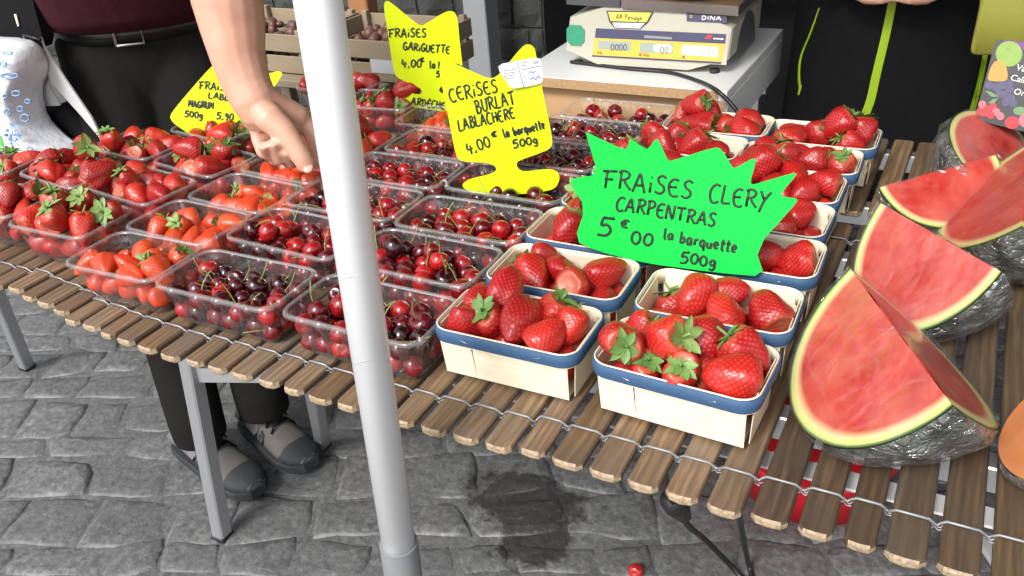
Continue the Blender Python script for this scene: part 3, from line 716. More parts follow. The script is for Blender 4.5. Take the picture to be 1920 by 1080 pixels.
def cherry_mesh(i, hi=True):
    r = random.Random(400+i); nu, nv = (28, 20) if hi else (10, 7); vs = []; fs = []; fx, fy, fz = r.uniform(.97, 1.05), r.uniform(.95, 1.02), r.uniform(.90, .97)
    for j in range(nv+1):
        p = math.pi*j/nv
        for k in range(nu):
            a = 2*math.pi*k/nu; rr = CR*(1-.30*math.exp(-(p/.42)**2)+.03*math.cos(2*a)*math.sin(p)-.05*math.exp(-((math.pi-p)/.3)**2)); rr *= 1-.035*math.exp(-((a-3.1)/.35)**2)*math.sin(p)
            vs.append((fx*rr*math.sin(p)*math.cos(a), fy*rr*math.sin(p)*math.sin(a), fz*rr*math.cos(p)))
    for j in range(nv):
        for k in range(nu): fs.append((j*nu+k, (j+1)*nu+k, (j+1)*nu+(k+1) % nu, j*nu+(k+1) % nu))
    return vs, fs
cherry_ms = [np_mesh('cherry', *cherry_mesh(i), 'cherry') for i in range(4)]; cherry_lo = [cherry_mesh(i, False) for i in range(3)]
def stem_mesh(i):
    r = random.Random(500+i); L = r.uniform(.026, .040); bx, by = r.uniform(-.014, .014), r.uniform(-.014, .014); z0 = CR*.66
    return MB().tube(catmull([(0, 0, z0), (bx*.12, by*.12, z0+L*.35), (bx*.5, by*.5, z0+L*.72), (bx, by, z0+L), (bx*1.12, by*1.12, z0+L+.0012)], 3), [.00085]*12+[.0019], 6).mesh('stem', 'cherry_stem')
stem_ms = [stem_mesh(i) for i in range(7)]

# ------------------------------------------------------------------ let the fruit settle in each punnet
def settle(n, w, d, slope, rad, jit, h0, seed, its=260, wk=1.0):
    r = np.random.default_rng(seed); R = rad*(1+r.uniform(-jit, jit, n))
    p = np.stack([r.uniform(-w/2+rad, w/2-rad, n), r.uniform(-d/2+rad, d/2-rad, n), rad+r.uniform(0, 1, n)*h0], -1)
    rim = .064
    for it in range(its):
        p[:, 2] -= .0011 if it < its*.8 else .0004
        D = p[:, None]-p[None]; dist = np.sqrt((D**2).sum(-1))+np.eye(n)*9; ov = (R[:, None]+R[None])-dist; m = ov > 0
        push = np.where(m, ov*.42, 0)[..., None]*D/dist[..., None]; p += push.sum(1)*np.minimum(1, 2.2/np.maximum(1, m.sum(1)))[:, None]
        zc = np.clip(p[:, 2], 0, rim)/rim; hx, hy = np.maximum(w/2-R*wk+slope*zc, .003), np.maximum(d/2-R*wk+slope*zc, .003)
        below = p[:, 2] < rim+R*.3
        p[:, 0] = np.where(below, np.clip(p[:, 0], -hx, hx), np.clip(p[:, 0], -hx-.004, hx+.004)); p[:, 1] = np.where(below, np.clip(p[:, 1], -hy, hy), np.clip(p[:, 1], -hy-.004, hy+.004)); p[:, 2] = np.maximum(p[:, 2], R+.003)
    return p, R
items = []          # (priority, kind, world pos, radius, punnet, top?)
for pi, q in enumerate(punnets):
    kind = 'cherry' if q['fill'] == 'cherry' else 'straw'
    if kind == 'cherry': P, R = settle(q['n'], q['w'], q['d'], q['slope'], CR, .08, .12, 900+pi)
    elif q['fill'] == 'wood': P, R = settle(q['n'], q['w'], q['d'], q['slope'], .0232, .14, .09, 900+pi, wk=1.16)
    elif q['fill'] == 'orange': P, R = settle(q['n'], q['w'], q['d'], q['slope'], .0180, .10, .11, 900+pi, wk=1.16)
    else: P, R = settle(q['n'], q['w'], q['d'], q['slope'], .0212, .13, .12, 900+pi, wk=1.16)
    c, s = math.cos(q['rz']), math.sin(q['rz'])
    for i in range(len(P)):
        up = (P[:, 2] > P[i, 2]+R*.6) & (np.hypot(P[:, 0]-P[i, 0], P[:, 1]-P[i, 1]) < (R+R[i])*.62)
        w = (q['x']+c*P[i, 0]-s*P[i, 1], q['y']+s*P[i, 0]+c*P[i, 1], q['z0']+P[i, 2])
        u, v = px(w); inside = -40 < u < 1960 and -40 < v < 1120
        top = not up.any(); cover = up.sum()
        items.append(((cover*1.0 + (0 if inside else 5) + .25*np.linalg.norm(np.array(w)-CAM) - 9*P[i, 2]), kind, w, R[i], q, i))
items.sort(key=lambda t: t[0])
cnt = {'cherry': 0, 'straw': 0}; low = {'cherry': MB(), 'straw': MB()}; tone = {'cherry': [], 'straw': []}
rq = random.Random(77); RM = {'wood': .0232, 'orange': .0180, 'red': .0212}
def quat_dir(d, spin): return Vector((0, 0, 1)).rotation_difference(Vector(d).normalized()) @ Quaternion((0, 0, 1), spin)
def fit(w, d, r, hl, q):          # keep an elongated berry inside the walls of its punnet
    c, s = math.cos(q['rz']), math.sin(q['rz']); dx, dy = w[0]-q['x'], w[1]-q['y']; x, y, z = c*dx+s*dy, -s*dx+c*dy, w[2]-q['z0']
    ax, ay = c*d.x+s*d.y, -s*d.x+c*d.y; ex = math.sqrt((hl*ax)**2+r*r*(1-ax*ax))*1.0; ey = math.sqrt((hl*ay)**2+r*r*(1-ay*ay))*1.04; ez = math.sqrt((hl*d.z)**2+r*r*(1-d.z**2))
    z = max(z, ez*.95+.002)
    if z-ez*.55 < .066:
        kz = min(max(z-ez*.4, 0), .066)/.066; hx, hy = q['w']/2+.003+q['slope']*kz, q['d']/2+.002+q['slope']*kz
        mx, my = max(hx-ex, 0), max(hy-ey, 0); x = min(max(x, -mx), mx); y = min(max(y, -my), my)
    return (q['x']+c*x-s*y, q['y']+s*x+c*y, q['z0']+z)
for pr_, kind, w, R, q, i in items:
    if kind == 'cherry':
        dark = rq.random() ** (.8 if q['n'] > 30 else 2.4)
        d = (rq.uniform(-.9, .9), rq.uniform(-.9, .9), rq.uniform(-.1, 1)); k = R/CR
        if cnt[kind] < 298:
            cnt[kind] += 1; o = link('cherry', cherry_ms[rq.randrange(4)]); o.location = w; o.rotation_mode = 'QUATERNION'; o.rotation_quaternion = quat_dir(d, rq.uniform(0, 6.28)); o.scale = (k, k, k)
            a = np.array((.020, .003, .006)); b_ = np.array((.13, .004, .010)); c_ = np.array((.52, .015, .016)); tt = dark
            cc = a*(1-tt*2)+b_*tt*2 if tt < .5 else b_*(2-tt*2)+c_*(tt*2-1); o.color = (*cc, 1)
            hasst = rq.random() < .62 and d[2] > .05; look = ('near-black' if tt < .3 else 'dark red' if tt < .65 else 'bright red')
            tag(o, f'{look} {"stemmed" if hasst else "stemless"} cherry in clear punnet {q["where"]}', 'cherry', 'cherries in ' + q['where'])
            if hasst: link('stem', stem_ms[rq.randrange(7)], o)
            continue
        me = cherry_lo[rq.randrange(3)]; tn = dark
    else:
        wood_ = q['fill'] == 'wood'; k = R/BR*(1.06 if wood_ else 1.04)
        d = (rq.uniform(-1, 1), rq.uniform(-1, 1), rq.uniform(-.55, .55) if rq.random() < .8 else rq.uniform(.4, 1.2))
        if cnt[kind] < 298:
            cnt[kind] += 1; o = link('strawberry', berry_ms[rq.randrange(7)]); o.rotation_mode = 'QUATERNION'; o.rotation_quaternion = quat_dir(d, rq.uniform(0, 6.28))
            el_dummy = 0
            el = rq.uniform(1.12, 1.35) if q['fill'] == 'orange' else rq.uniform(.92, 1.16); o.scale = (k, k, k*el); o.location = fit(w, Vector(d).normalized(), R*1.2, .5*BL*k*el*1.06, q)
            v_ = rq.uniform(.85, 1.12)
            base = {'wood': (.44, .008, .013), 'orange': (.68, .062, .012), 'red': (.37, .010, .013)}[q['fill']]
            if q['fill'] == 'red' and rq.random() < .3: base = (.52, .028, .014)
            if q['fill'] == 'wood' and rq.random() < .3: base = (.52, .018, .015)
            o.color = (base[0]*v_, base[1]*rq.uniform(.7, 1.3), base[2], 1)
            what = {'wood': 'red strawberry in wooden punnet', 'orange': 'orange-red strawberry in clear punnet', 'red': 'dark red strawberry in clear punnet'}[q['fill']]
            wh = q['where'].replace('from table front ', '') if wood_ else q['where']
            look = ('large ' if R > RM[q['fill']]*1.06 else 'small ' if R < RM[q['fill']]*.94 else '')+('calyx-up ' if d[2] > .3 else 'tip-up ' if d[2] < -.2 else '')
            tag(o, f'{look}{what} {wh}', 'strawberry', 'strawberries in ' + q['name'] + ' ' + q['where'])
            sv = Vector(o.location)+Vector(d).normalized()*(.5*BL*k*el); c_, s_ = math.cos(q['rz']), math.sin(q['rz']); lx_, ly_ = c_*(sv.x-q['x'])+s_*(sv.y-q['y']), -s_*(sv.x-q['x'])+c_*(sv.y-q['y'])
            clear = sv.z-q['z0'] > .080 or (abs(lx_) < q['w']/2-.006 and abs(ly_) < q['d']/2-.006)
            if rq.random() < .95 and clear: ch_ = link('calyx', calyx_ms[rq.randrange(6)], o); kc = 1.28 if q['fill'] == 'red' else 1.08; ch_.scale = (kc, kc, 1)
            continue
        me = berry_lo[rq.randrange(4)][:2]; tn = {'wood': .35, 'orange': .95, 'red': .2}[q['fill']]+rq.uniform(-.15, .15)
    if kind == 'straw': w = fit(w, Vector(d).normalized(), R*1.22, .5*BL*k*1.06, q)
    m4 = Matrix.Translation(w) @ quat_dir(d, rq.uniform(0, 6.28)).to_matrix().to_4x4() @ Matrix.Scale(k*.97, 4)
    low[kind].add([m4 @ Vector(v) for v in me[0]], me[1], 0, True); tone[kind] += [tn]*len(me[0])
for kind, nm, mt, lab, ct in (('cherry', 'cherries', 'cherry_mix', 'cherries lying deeper in the clear punnets under the top ones', 'cherry'), ('straw', 'strawberries', 'berry_mix', 'strawberries lying deeper in the punnets under the top ones', 'strawberry')):
    o = low[kind].build(nm, mt); at = o.data.attributes.new('tone', 'FLOAT', 'POINT'); at.data.foreach_set('value', np.clip(np.array(tone[kind], np.float32), 0, 1)); tag(o, lab, ct); o['kind'] = 'stuff'
print('fruit', cnt)
P = gz(1192, 1070, .012)
o = link('cherry', cherry_ms[0]); o.location = P; o.color = (.55, .02, .02, 1); tag(o, 'single red cherry fallen on the paving', 'cherry'); o.rotation_euler = (1.2, .3, 0)

# ------------------------------------------------------------------ hand lettering
def arc(cx, cy, rx, ry, a0, a1, n=9): return [(cx+rx*math.cos(math.radians(a0+(a1-a0)*i/n)), cy+ry*math.sin(math.radians(a0+(a1-a0)*i/n))) for i in range(n+1)]
G = {
 'F': (.7, [[(.16, 0), (.2, 1)], [(-.05, .93), (.75, 1.02)], [(.08, .5), (.55, .53)]]),
 'R': (.68, [[(.1, 0), (.14, 1)], [(.0, .9), (.3, 1.02), (.58, .9), (.56, .68), (.34, .54), (.12, .5)], [(.3, .52), (.48, .24), (.72, 0)]]),
 'A': (.72, [[(0, 0), (.16, .5), (.36, 1.0), (.5, .55), (.68, 0)], [(.08, .36), (.62, .40)]]),
 'i': (.2, [[(.08, 0), (.09, .56)], [(.10, .80), (.12, .87)]]),
 'I': (.2, [[(.08, 0), (.1, 1)]]),
 'S': (.58, [[(.55, .88), (.32, 1.0), (.1, .82), (.2, .58), (.44, .42), (.5, .18), (.28, 0), (.0, .1)]]),
 'E': (.6, [[(.58, .95), (.28, .98), (.06, .72), (.04, .4), (.14, .1), (.34, 0), (.6, .06)], [(.06, .52), (.48, .54)]]),
 'C': (.62, [[(.6, .92), (.32, 1.0), (.08, .74), (.03, .4), (.16, .08), (.36, 0), (.62, .1)]]),
 'L': (.55, [[(.08, 1), (.05, .4), (.06, .03), (.3, 0), (.55, .04)]]),
 'Y': (.62, [[(.02, 1), (.3, .5)], [(.66, 1.02), (.3, .46), (.08, -.2)]]),
 'P': (.6, [[(.1, -.02), (.12, 1)], [(0, .9), (.3, 1.02), (.56, .86), (.5, .6), (.14, .46)]]),
 'N': (.68, [[(.05, 0), (.09, 1), (.55, .03), (.62, 1.02)]]),
 'T': (.7, [[(.34, 0), (.36, .98)], [(0, .95), (.72, 1.0)]]),
 'U': (.62, [[(.05, 1), (.05, .3), (.2, .0), (.42, .05), (.54, .35), (.56, 1)]]),
 'G': (.66, [[(.58, .9), (.32, 1), (.08, .7), (.05, .35), (.2, .04), (.46, .06), (.58, .42), (.34, .44)], [(.58, .42), (.56, .0)]]),
 'B': (.62, [[(.1, 0), (.12, 1)], [(0, .95), (.36, 1.0), (.5, .8), (.34, .56), (.12, .52)], [(.3, .54), (.58, .4), (.52, .1), (.26, 0), (.02, .02)]]),
 'H': (.62, [[(.06, 0), (.08, 1)], [(.56, 0), (.56, 1)], [(.06, .5), (.56, .52)]]),
 'M': (.8, [[(.02, 0), (.1, 1), (.36, .35), (.64, 1), (.74, 0)]]),
 'D': (.66, [[(.1, 0), (.1, 1)], [(0, .98), (.4, .95), (.6, .6), (.5, .2), (.2, .0), (.0, .03)]]),
 'È': (.6, [[(.58, .95), (.28, .98), (.06, .72), (.04, .4), (.14, .1), (.34, 0), (.6, .06)], [(.06, .52), (.48, .54)], [(.2, 1.25), (.38, 1.1)]]),
 'l': (.22, [[(.08, 1.0), (.07, .3), (.12, 0), (.2, .04)]]),
 'a': (.5, [[(.42, .5), (.2, .56), (.04, .3), (.12, .02), (.3, .06), (.42, .4)], [(.42, .52), (.42, .1), (.52, 0)]]),
 'b': (.5, [[(.08, 1.0), (.07, .3), (.08, 0)], [(.08, .3), (.24, .52), (.42, .36), (.36, .06), (.16, -.02), (.08, .08)]]),
 'r': (.4, [[(.08, .52), (.09, 0)], [(.09, .3), (.22, .5), (.38, .46)]]),
 'q': (.5, [[(.42, .48), (.2, .56), (.04, .3), (.14, .02), (.32, .08), (.42, .4)], [(.42, .52), (.42, -.35)]]),
 'u': (.5, [[(.06, .5), (.06, .14), (.2, .0), (.36, .12), (.42, .5)], [(.42, .5), (.43, .08), (.52, 0)]]),
 'e': (.46, [[(.06, .26), (.38, .32), (.34, .5), (.16, .54), (.04, .28), (.14, .02), (.42, .06)]]),
 't': (.38, [[(.18, .95), (.16, .2), (.24, 0), (.36, .04)], [(.0, .6), (.4, .64)]]),
 'g': (.5, [[(.40, .5), (.18, .56), (.05, .32), (.14, .08), (.32, .12), (.41, .46)], [(.41, .54), (.40, -.15), (.22, -.38), (.02, -.26)]]),
 's': (.42, [[(.38, .48), (.2, .54), (.08, .42), (.3, .24), (.3, .06), (.04, .04)]]), 'k': (.44, [[(.08, 1), (.08, 0)], [(.4, .5), (.1, .25), (.42, 0)]]), '/': (.4, [[(.05, 0), (.4, 1)]]), 'n': (.5, [[(.06, .5), (.07, 0)], [(.07, .35), (.26, .54), (.4, .4), (.42, 0)]]),
 'o': (.5, [arc(.24, .27, .2, .26, 80, 450)]),
 '0': (.56, [arc(.27, .46, .25, .44, 80, 450, 12)]), '5': (.6, [[(.12, .95), (.09, .55), (.34, .62), (.52, .36), (.38, .06), (.0, .02)], [(.12, .95), (.6, 1.0)]]),
 '4': (.56, [[(.1, .95), (.02, .4), (.3, .36), (.56, .42)], [(.36, .7), (.33, -.1)]]), '9': (.5, [[(.42, .75), (.2, .95), (.04, .72), (.2, .5), (.42, .72), (.40, .3), (.3, -.02)]]),
 ',': (.22, [[(.12, .06), (.04, -.2)]]), '€': (.6, [[(.56, .92), (.3, 1), (.1, .6), (.2, .1), (.58, .06)], [(0, .6), (.42, .62)], [(0, .42), (.4, .44)]]), ' ': (.32, []),
}
def eloc(e):
    while e.parent is not None: e = e.parent
    return Vector(e.location)
def write(e, text, p0, p1, h, P, n, wpx=3.0, seed=0, mat='ink', off=.0011):
    r = random.Random(hash(text) % 1000 if False else len(text)*7+seed); gap = .16
    tot = sum(G[c][0]+gap for c in text)-gap; bx, by = (p1[0]-p0[0])/tot, (p1[1]-p0[1])/tot
    L = math.hypot(bx, by); ux, uy = bx/L, by/L; vx, vy = uy*h, -ux*h; x = 0; mb = MB(); n = Vector(n).normalized()
    dist = (Vector(P)-Vector(CAM)).length; rad = wpx/2/FPX*dist
    for c in text:
        w, strokes = G[c]; dy = r.uniform(-.05, .05); sc = r.uniform(.92, 1.06); sk = r.uniform(-.05, .05)
        for st in strokes:
            pts = [Vector((a, b, 0)) for a, b in st]; pts = catmull(pts, 4) if len(pts) > 2 else pts
            q = [gpl(p0[0]+(x+a.x+sk*a.y)*bx+vx*(a.y*sc+dy), p0[1]+(x+a.x+sk*a.y)*by+vy*(a.y*sc+dy), P, n) for a in pts]
            mb.tube([p+n*off-eloc(e) for p in q], rad, 6, flat=n)
        x += w+gap
    mb.build('lettering', mat, e)
def sign(name, poly, P, n, mat, label, lines, th=.0012, group=None, wpx=3.0, rnd=2):
    n = Vector(n).normalized(); pts = chaikin([(u, v, 0) for u, v in poly], rnd); w = [gpl(p.x, p.y, P, n) for p in pts]
    base = min(w, key=lambda q: q.z); e = empty(name, base, label, 'price sign', group)
    MB().prism([q-base for q in w], -n*th).build('card', mat, e)
    for i, l in enumerate(lines): write(e, l[0], l[1], l[2], l[3], P, n, l[4] if len(l) > 4 else wpx, i)
    return e, n
# green starburst sign in the wooden punnets
gP = gy(1250, 500, .338); gn = (.06, -.955, .28)
GREEN = [(1097,246),(1101,249),(1170,281),(1177,276),(1180,260),(1184,261),(1208,279),(1216,279),(1229,260),(1235,263),(1252,301),(1258,302),(1339,276),(1353,279),(1373,314),(1380,315),(1412,296),(1418,301),(1406,343),(1412,347),(1490,323),(1494,328),(1463,364),(1469,369),(1494,372),(1495,379),(1416,466),(1434,519),(1350,512),(1205,493),(1117,470),(1077,451),(1098,388),(1069,345),(1073,334),(1122,328)]
sign('price_sign', GREEN, gP, gn, 'fluo_green', 'fluorescent green starburst price sign among the wooden punnets', [('FRAiSES', (1130,350), (1296,372), 34), ('CLERY', (1328,378), (1440,393), 33), ('CARPENTRAS', (1154,393), (1340,425), 26), ('5', (1120,440), (1146,445), 36, 5.0), ('€', (1162,424), (1177,428), 14), ('00', (1183,457), (1223,461), 25, 4.6), ('la', (1244,448), (1262,450), 20), ('barquette', (1274,455), (1380,472), 22), ('500g', (1275,492), (1342,500), 20)], wpx=4.3, rnd=1)
yP = (.71, .548, TZ+.06); yn = (.34, -.92, .20)
Y2 = [(829,114),(845,116),(905,143),(922,148),(936,140),(978,88),(990,82),(1002,88),(1006,108),(1016,165),(1037,264),(1032,279),(1010,288),(972,301),(968,308),(972,318),(985,322),(1030,316),(1046,322),(1050,334),(1044,350),(1030,358),(960,366),(885,362),(868,352),(867,344),(882,335),(922,326),(932,318),(926,309),(912,305),(866,303),(855,294),(840,215),(822,128)]
ye, yn_ = sign('price_sign', Y2, yP, yn, 'fluo_yellow', 'fluorescent yellow cat-eared sign for cherries with a white paper stuck on', [('CERiSES', (845,191), (934,172), 25), ('BURLAT', (894,212), (967,194), 24), ('LABLACHERE', (861,245), (966,221), 21), ('4,00', (878,287), (921,275), 22), ('€', (921,257), (932,255), 9), ('la', (946,258), (956,255), 17), ('barquette', (964,254), (1022,240), 17), ('500g', (963,278), (1009,268), 15)], group='yellow signs', wpx=3.4)
pq = chaikin([(933,121,0),(975,113,0),(1012,107,0),(1016,120,0),(1019,150,0),(1012,158,0),(985,163,0),(958,167,0),(948,150,0),(938,138,0)], 1)
pn = Vector((.42, -.88, .25)).normalized(); pP = gpl(975, 135, yP, yn_)+yn_*.006
lab = MB().prism([gpl(p.x, p.y, pP, pn)-Vector(ye.location) for p in pq], -pn*.0004).build('paper_label', 'paper', ye)
def plines(parent, origin, segs, P, n, mat, w=1.0):
    n = Vector(n).normalized(); mb = MB(); d = (Vector(P)-Vector(CAM)).length
    for a, b in segs: mb.tube([gpl(*a, P, n)+n*.0006-Vector(origin), gpl(*b, P, n)+n*.0006-Vector(origin)], w/2/FPX*d, 5, flat=n)
    return mb.build('print', mat, parent)
plines(lab, ye.location, [((944, 133+i*5), (966-i, 130+i*5)) for i in range(4)] + [((970,119),(982,163))] + [((976,118),(988,116)),((978,123),(986,122)),((976,131),(1015,123)),((1000,116),(1010,114)),((999,119),(1009,117)),((980,146),(986,145)),((982,155),(987,154))], pP, pn, 'print_grey', 1.2)
plines(lab, ye.location, [((992,136),(995,134)),((995,134),(1000,136)),((1000,136),(1004,133)),((994,150),(999,144)),((999,144),(1004,149)),((1004,149),(1010,142)),((1010,142),(1014,148))], pP, pn, 'print_blue', 1.5)
y1P = (.44, .90, TZ+.06); y1n = (.30, -.93, .16)
Y1 = [(722,2),(730,2),(778,42),(790,49),(802,42),(838,20),(852,22),(858,34),(862,80),(868,128),(866,142),(830,160),(822,168),(828,176),(864,174),(876,184),(874,200),(860,210),(836,210),(770,200),(752,197),(743,184),(749,173),(760,172),(786,178),(792,173),(787,164),(748,148),(738,137),(727,60),(719,12)]
sign('price_sign', Y1, y1P, y1n, 'fluo_yellow', 'tall fluorescent yellow cat-eared sign in front of the wooden post', [('FRAiSES', (729,70), (799,69), 16), ('GARiGUETTE', (756,93), (843,100), 14), ('4,00', (754,125), (790,126), 15), ('€', (788,116), (796,115), 7), ('la', (806,127), (816,127), 14), ('barquette', (822,128), (866,130), 12), ('500g', (818,144), (850,144), 11), ('ARDÈCHE', (771,196), (833,204), 13)], group='yellow signs', wpx=2.8)
y3P = (-.055, .625, TZ+.10); y3n = (.40, -.86, .32)
Y3 = [(403,117),(412,120),(432,152),(450,160),(478,150),(515,134),(527,134),(530,140),(512,166),(486,205),(458,242),(441,254),(400,256),(360,258),(356,252),(326,232),(318,220),(324,208),(360,165)]
sign('price_sign', Y3, y3P, y3n, 'fluo_yellow', 'tilted fluorescent yellow sign half hidden by the bare forearm', [('FRAiSES', (373,166), (440,172), 14), ('LABLACHERE', (391,184), (490,196), 11), ('MAGNUM', (353,200), (400,204), 13), ('500g', (346,218), (380,222), 12), ('5,90', (406,222), (437,226), 13), ('la', (388,236), (395,237), 9), ('barquette', (401,239), (447,244), 10)], group='yellow signs', wpx=2.7)

# ------------------------------------------------------------------ watermelon wedges
def wedge(A, B, d1, d2, Rr, label, film=(0, 1), name='watermelon_wedge', flesh='melon_flesh', rind='melon_rind', ns=44, nr=26, sag=1.0, seed=1):
    A, B = Vector(A), Vector(B); Mc = (A+B)/2; a = (B-A); hl = a.length/2; a.normalize()
    d1 = Vector(d1); d1 = (d1-a*d1.dot(a)).normalized(); d2 = Vector(d2); d2 = (d2-a*d2.dot(a)).normalized()
    th = math.acos(max(-1, min(1, d1.dot(d2)))); d2p = (d2-d1*math.cos(th)).normalized()
    base = Mc-Vector((0, 0, Mc.z-TZ)); e = empty(name, base, label, 'watermelon', 'watermelon wedges'); r = np.random.default_rng(seed)
    def S(t, phi, k=1.0):        # point at polar angle t along the arc (0 at A end), dihedral phi
        return Mc - a*(math.cos(t)*hl*k) + (d1*math.cos(phi)+d2p*math.sin(phi))*(math.sin(t)*Rr*k)
    ph = r.uniform(0, 6.28, 4)
    for fi, phi in enumerate((0.0, th)):
        vs, fs, rad = [], [], []
        nrm = (a.cross(d1) if fi == 0 else -(a.cross(d1*math.cos(th)+d2p*math.sin(th))))
        for j in range(nr+1):
            k = j/nr
            for i in range(ns+1):
                t = math.pi*i/ns; p = S(t, phi, k); sg = .0025*math.sin(9*k+ph[0]+3*t)*k*(1-k)*2
                vs.append(p-base+nrm*sg); rad.append(k)
        for j in range(nr):
            for i in range(ns):
                q = j*(ns+1)+i; f = (q, q+1, q+ns+2, q+ns+1); fs.append(f if fi else f[::-1])
        me = np_mesh('cut_face', vs, fs, flesh, {'rad': rad}); link('cut_face', me, e)
    npi = 22; vs, fs = [], []
    for j in range(npi+1):
        for i in range(ns+1): vs.append(S(math.pi*i/ns, th*j/npi, 1.0)-base)
    for j in range(npi):
        for i in range(ns): q = j*(ns+1)+i; fs.append((q, q+ns+1, q+ns+2, q+1))
    link('rind', np_mesh('rind', vs, fs, rind), e)
    # cling film: a crumpled skin over the rind, drawn tight over the cut faces
    vs, fs = [], []; nf, nfi = 96, 44
    f0, f1 = film
    wv = r.uniform(-1, 1, (10, 3))*np.array([70, 70, 70]); wp = r.uniform(0, 6.28, 10)
    for j in range(nfi+1):
        for i in range(nf+1):
            p = S(math.pi*(i/nf), th*j/nfi, 1.0); o_ = (p-Mc).normalized(); q = np.array(p)
            nz = sum(abs(math.sin(float(wv[m]@q)+wp[m])) for m in range(10))/10; ed = min(1, min(j, nfi-j)/4)
            p = p+o_*((.002+.016*(1-nz)**1.2*ed)); p.z = max(p.z, TZ+.0025); vs.append(p-base)
    for j in range(nfi):
        for i in range(nf): q = j*(nf+1)+i; fs.append((q, q+nf+1, q+nf+2, q+1))
    link('cling_film', np_mesh('cling_film', vs, fs, 'film'), e)
    for fi, phi in enumerate((0.0, th)):
        nrm = (a.cross(d1) if fi == 0 else -(a.cross(d1*math.cos(th)+d2p*math.sin(th)))); vs, fs = [], []
        c_in = (S(math.pi/2, th/2, .4)-S(math.pi/2, phi, .4)); nrm = nrm if nrm.dot(c_in) < 0 else -nrm
        for j in range(9):
            for i in range(31): vs.append(S(math.pi*i/30, phi, j/8*1.0)+nrm*(.0035+.0012*math.sin(i*.9+j*2.1+ph[1]))-base)
        for j in range(8):
            for i in range(30): q = j*31+i; fs.append((q, q+1, q+32, q+31))
        link('stretched_film', np_mesh('stretched_film', vs, fs, 'flat_film'), e)
    return e
def side(A, B, sgn, down):      # direction across the ridge, sgn -1 to the left of A->B seen from above
    a = (Vector(B)-Vector(A)); h = Vector((a.y, -a.x, 0)).normalized()*(-sgn)
    return h*math.cos(math.radians(down)) - Vector((0, 0, 1))*math.sin(math.radians(down))
def wmelon(pa, pb, za, zb, dn1, dn2, Rr, label, seed, flip=1, **kw):
    A, B = gz(*pa, TZ+za), gz(*pb, TZ+zb); d1 = side(A, B, flip, dn1); d2 = side(A, B, -flip, dn2)
    return wedge(A, B, d1, d2, Rr, label, seed=seed, **kw)
wmelon((1594, 503), (1786, 760), .145, .138, 50, 42, .148, 'big film-wrapped watermelon wedge at the table front beside the wooden punnets', 3, -1)
wmelon((1650, 380), (1878, 510), .135, .135, 56, 50, .140, 'film-wrapped watermelon wedge just behind the big front wedge', 4, -1)
wmelon((1940, 262), (1916, 425), .150, .130, 45, 45, .145, 'watermelon wedge with streaked film beside the fruit picture card', 5, -1)
wmelon((1648, 352), (1868, 290), .075, .120, 28, 70, .110, 'pale pink glossy watermelon wedge lying between the other wedges', 6, -1)
C5 = gz(1872, 285, TZ+.092); n5 = Vector((.60, -.12, .79)).normalized(); a5 = n5.cross(Vector((0, 0, 1))).normalized(); e5 = n5.cross(a5).normalized(); e5 = e5 if e5.z > 0 else -e5
wedge(C5-a5*.125, C5+a5*.125, e5*math.cos(.09)-n5*math.sin(.09), -e5*math.cos(.09)-n5*math.sin(.09), .090, 'rearmost half watermelon showing dark film-covered rind', seed=7)

# ------------------------------------------------------------------ white box with the scale
BZ = TZ+.107
box = empty('melamine_box', (.72, 1.25, TZ), 'white melamine box with raw chipboard edges under the scale', 'box'); bL = Vector(box.location)
def bpart(nm, mat, x0, x1, y0, y1, z0, z1, b=.0015): return MB().bbox(x0-bL.x, x1-bL.x, y0-bL.y, y1-bL.y, z0-bL.z, z1-bL.z, b).build(nm, mat, box)
bx0, bx1, by0, by1 = .47, .951, 1.0, 1.50
bpart('top_panel', 'white_melamine', bx0, bx1, by0+.002, by1, BZ-.022, BZ); bpart('chipboard_edge', 'particle_board', bx0, bx1-.019, by0, by0+.0018, BZ-.0222, BZ-.001, .0003)
bpart('side_panel', 'white_melamine', bx1-.018, bx1+.001, by0+.0035, by1-.001, TZ+.0005, BZ-.0225); bpart('side_panel', 'white_melamine', bx0-.001, bx0+.018, by0+.0035, by1-.001, TZ+.0005, BZ-.0225)
bpart('chipboard_edge', 'particle_board', bx1-.0182, bx1-.001, by0+.0012, by0+.0034, TZ+.001, BZ-.0228, .0003)
bpart('inner_board', 'raw_board', bx0+.02, bx1-.02, by0+.03, by0+.045, TZ+.001, BZ-.0226); 
sA, sB = gz(1056, 117, BZ+.006), gz(1362, 137, BZ+.006); st = (sB-sA).normalized(); sup = Vector((0, .30, 1)).normalized(); sn = st.cross(sup); sn = (sn if sn.y < 0 else -sn).normalized()
sc = empty('shop_scale', ((sA.x+sB.x)/2, sA.y+.15, BZ), 'beige electronic shop scale with yellow display panel on the white box', 'scale'); sL = Vector(sc.location)
back = Vector((-st.y, st.x, 0)).normalized()*.30
q = [gpl(u, v, sA, sn) for u, v in ((1056, 117), (1362, 137), (1378, 28), (1071, 8))]
bk = [q[0]+back, q[1]+back, q[2]+back-Vector((0, .03, 0)), q[3]+back-Vector((0, .03, 0))]
mb = MB(); rings = []
for t in (0, .02, .98, 1.0):
    f = [a*(1-t)+b*t for a, b in zip(q, bk)]; cen = sum(f, Vector())/4; k = .985 if t in (0, 1.0) else 1
    pts = chaikin([cen+(p-cen)*k for p in f], 1); rings.append([p-sL for p in pts])
mb.loft(rings, smooth=False); mb.build('housing', 'scale_beige', sc)
for (fx, fy) in ((.08, .06), (.92, .06), (.08, .94), (.92, .94)):
    p = sA+(sB-sA)*fx+back*fy-sL; MB().tube([(p.x, p.y, .0005), (p.x, p.y, .0075)], .011, 12).build('foot', 'dark_rubber', sc)
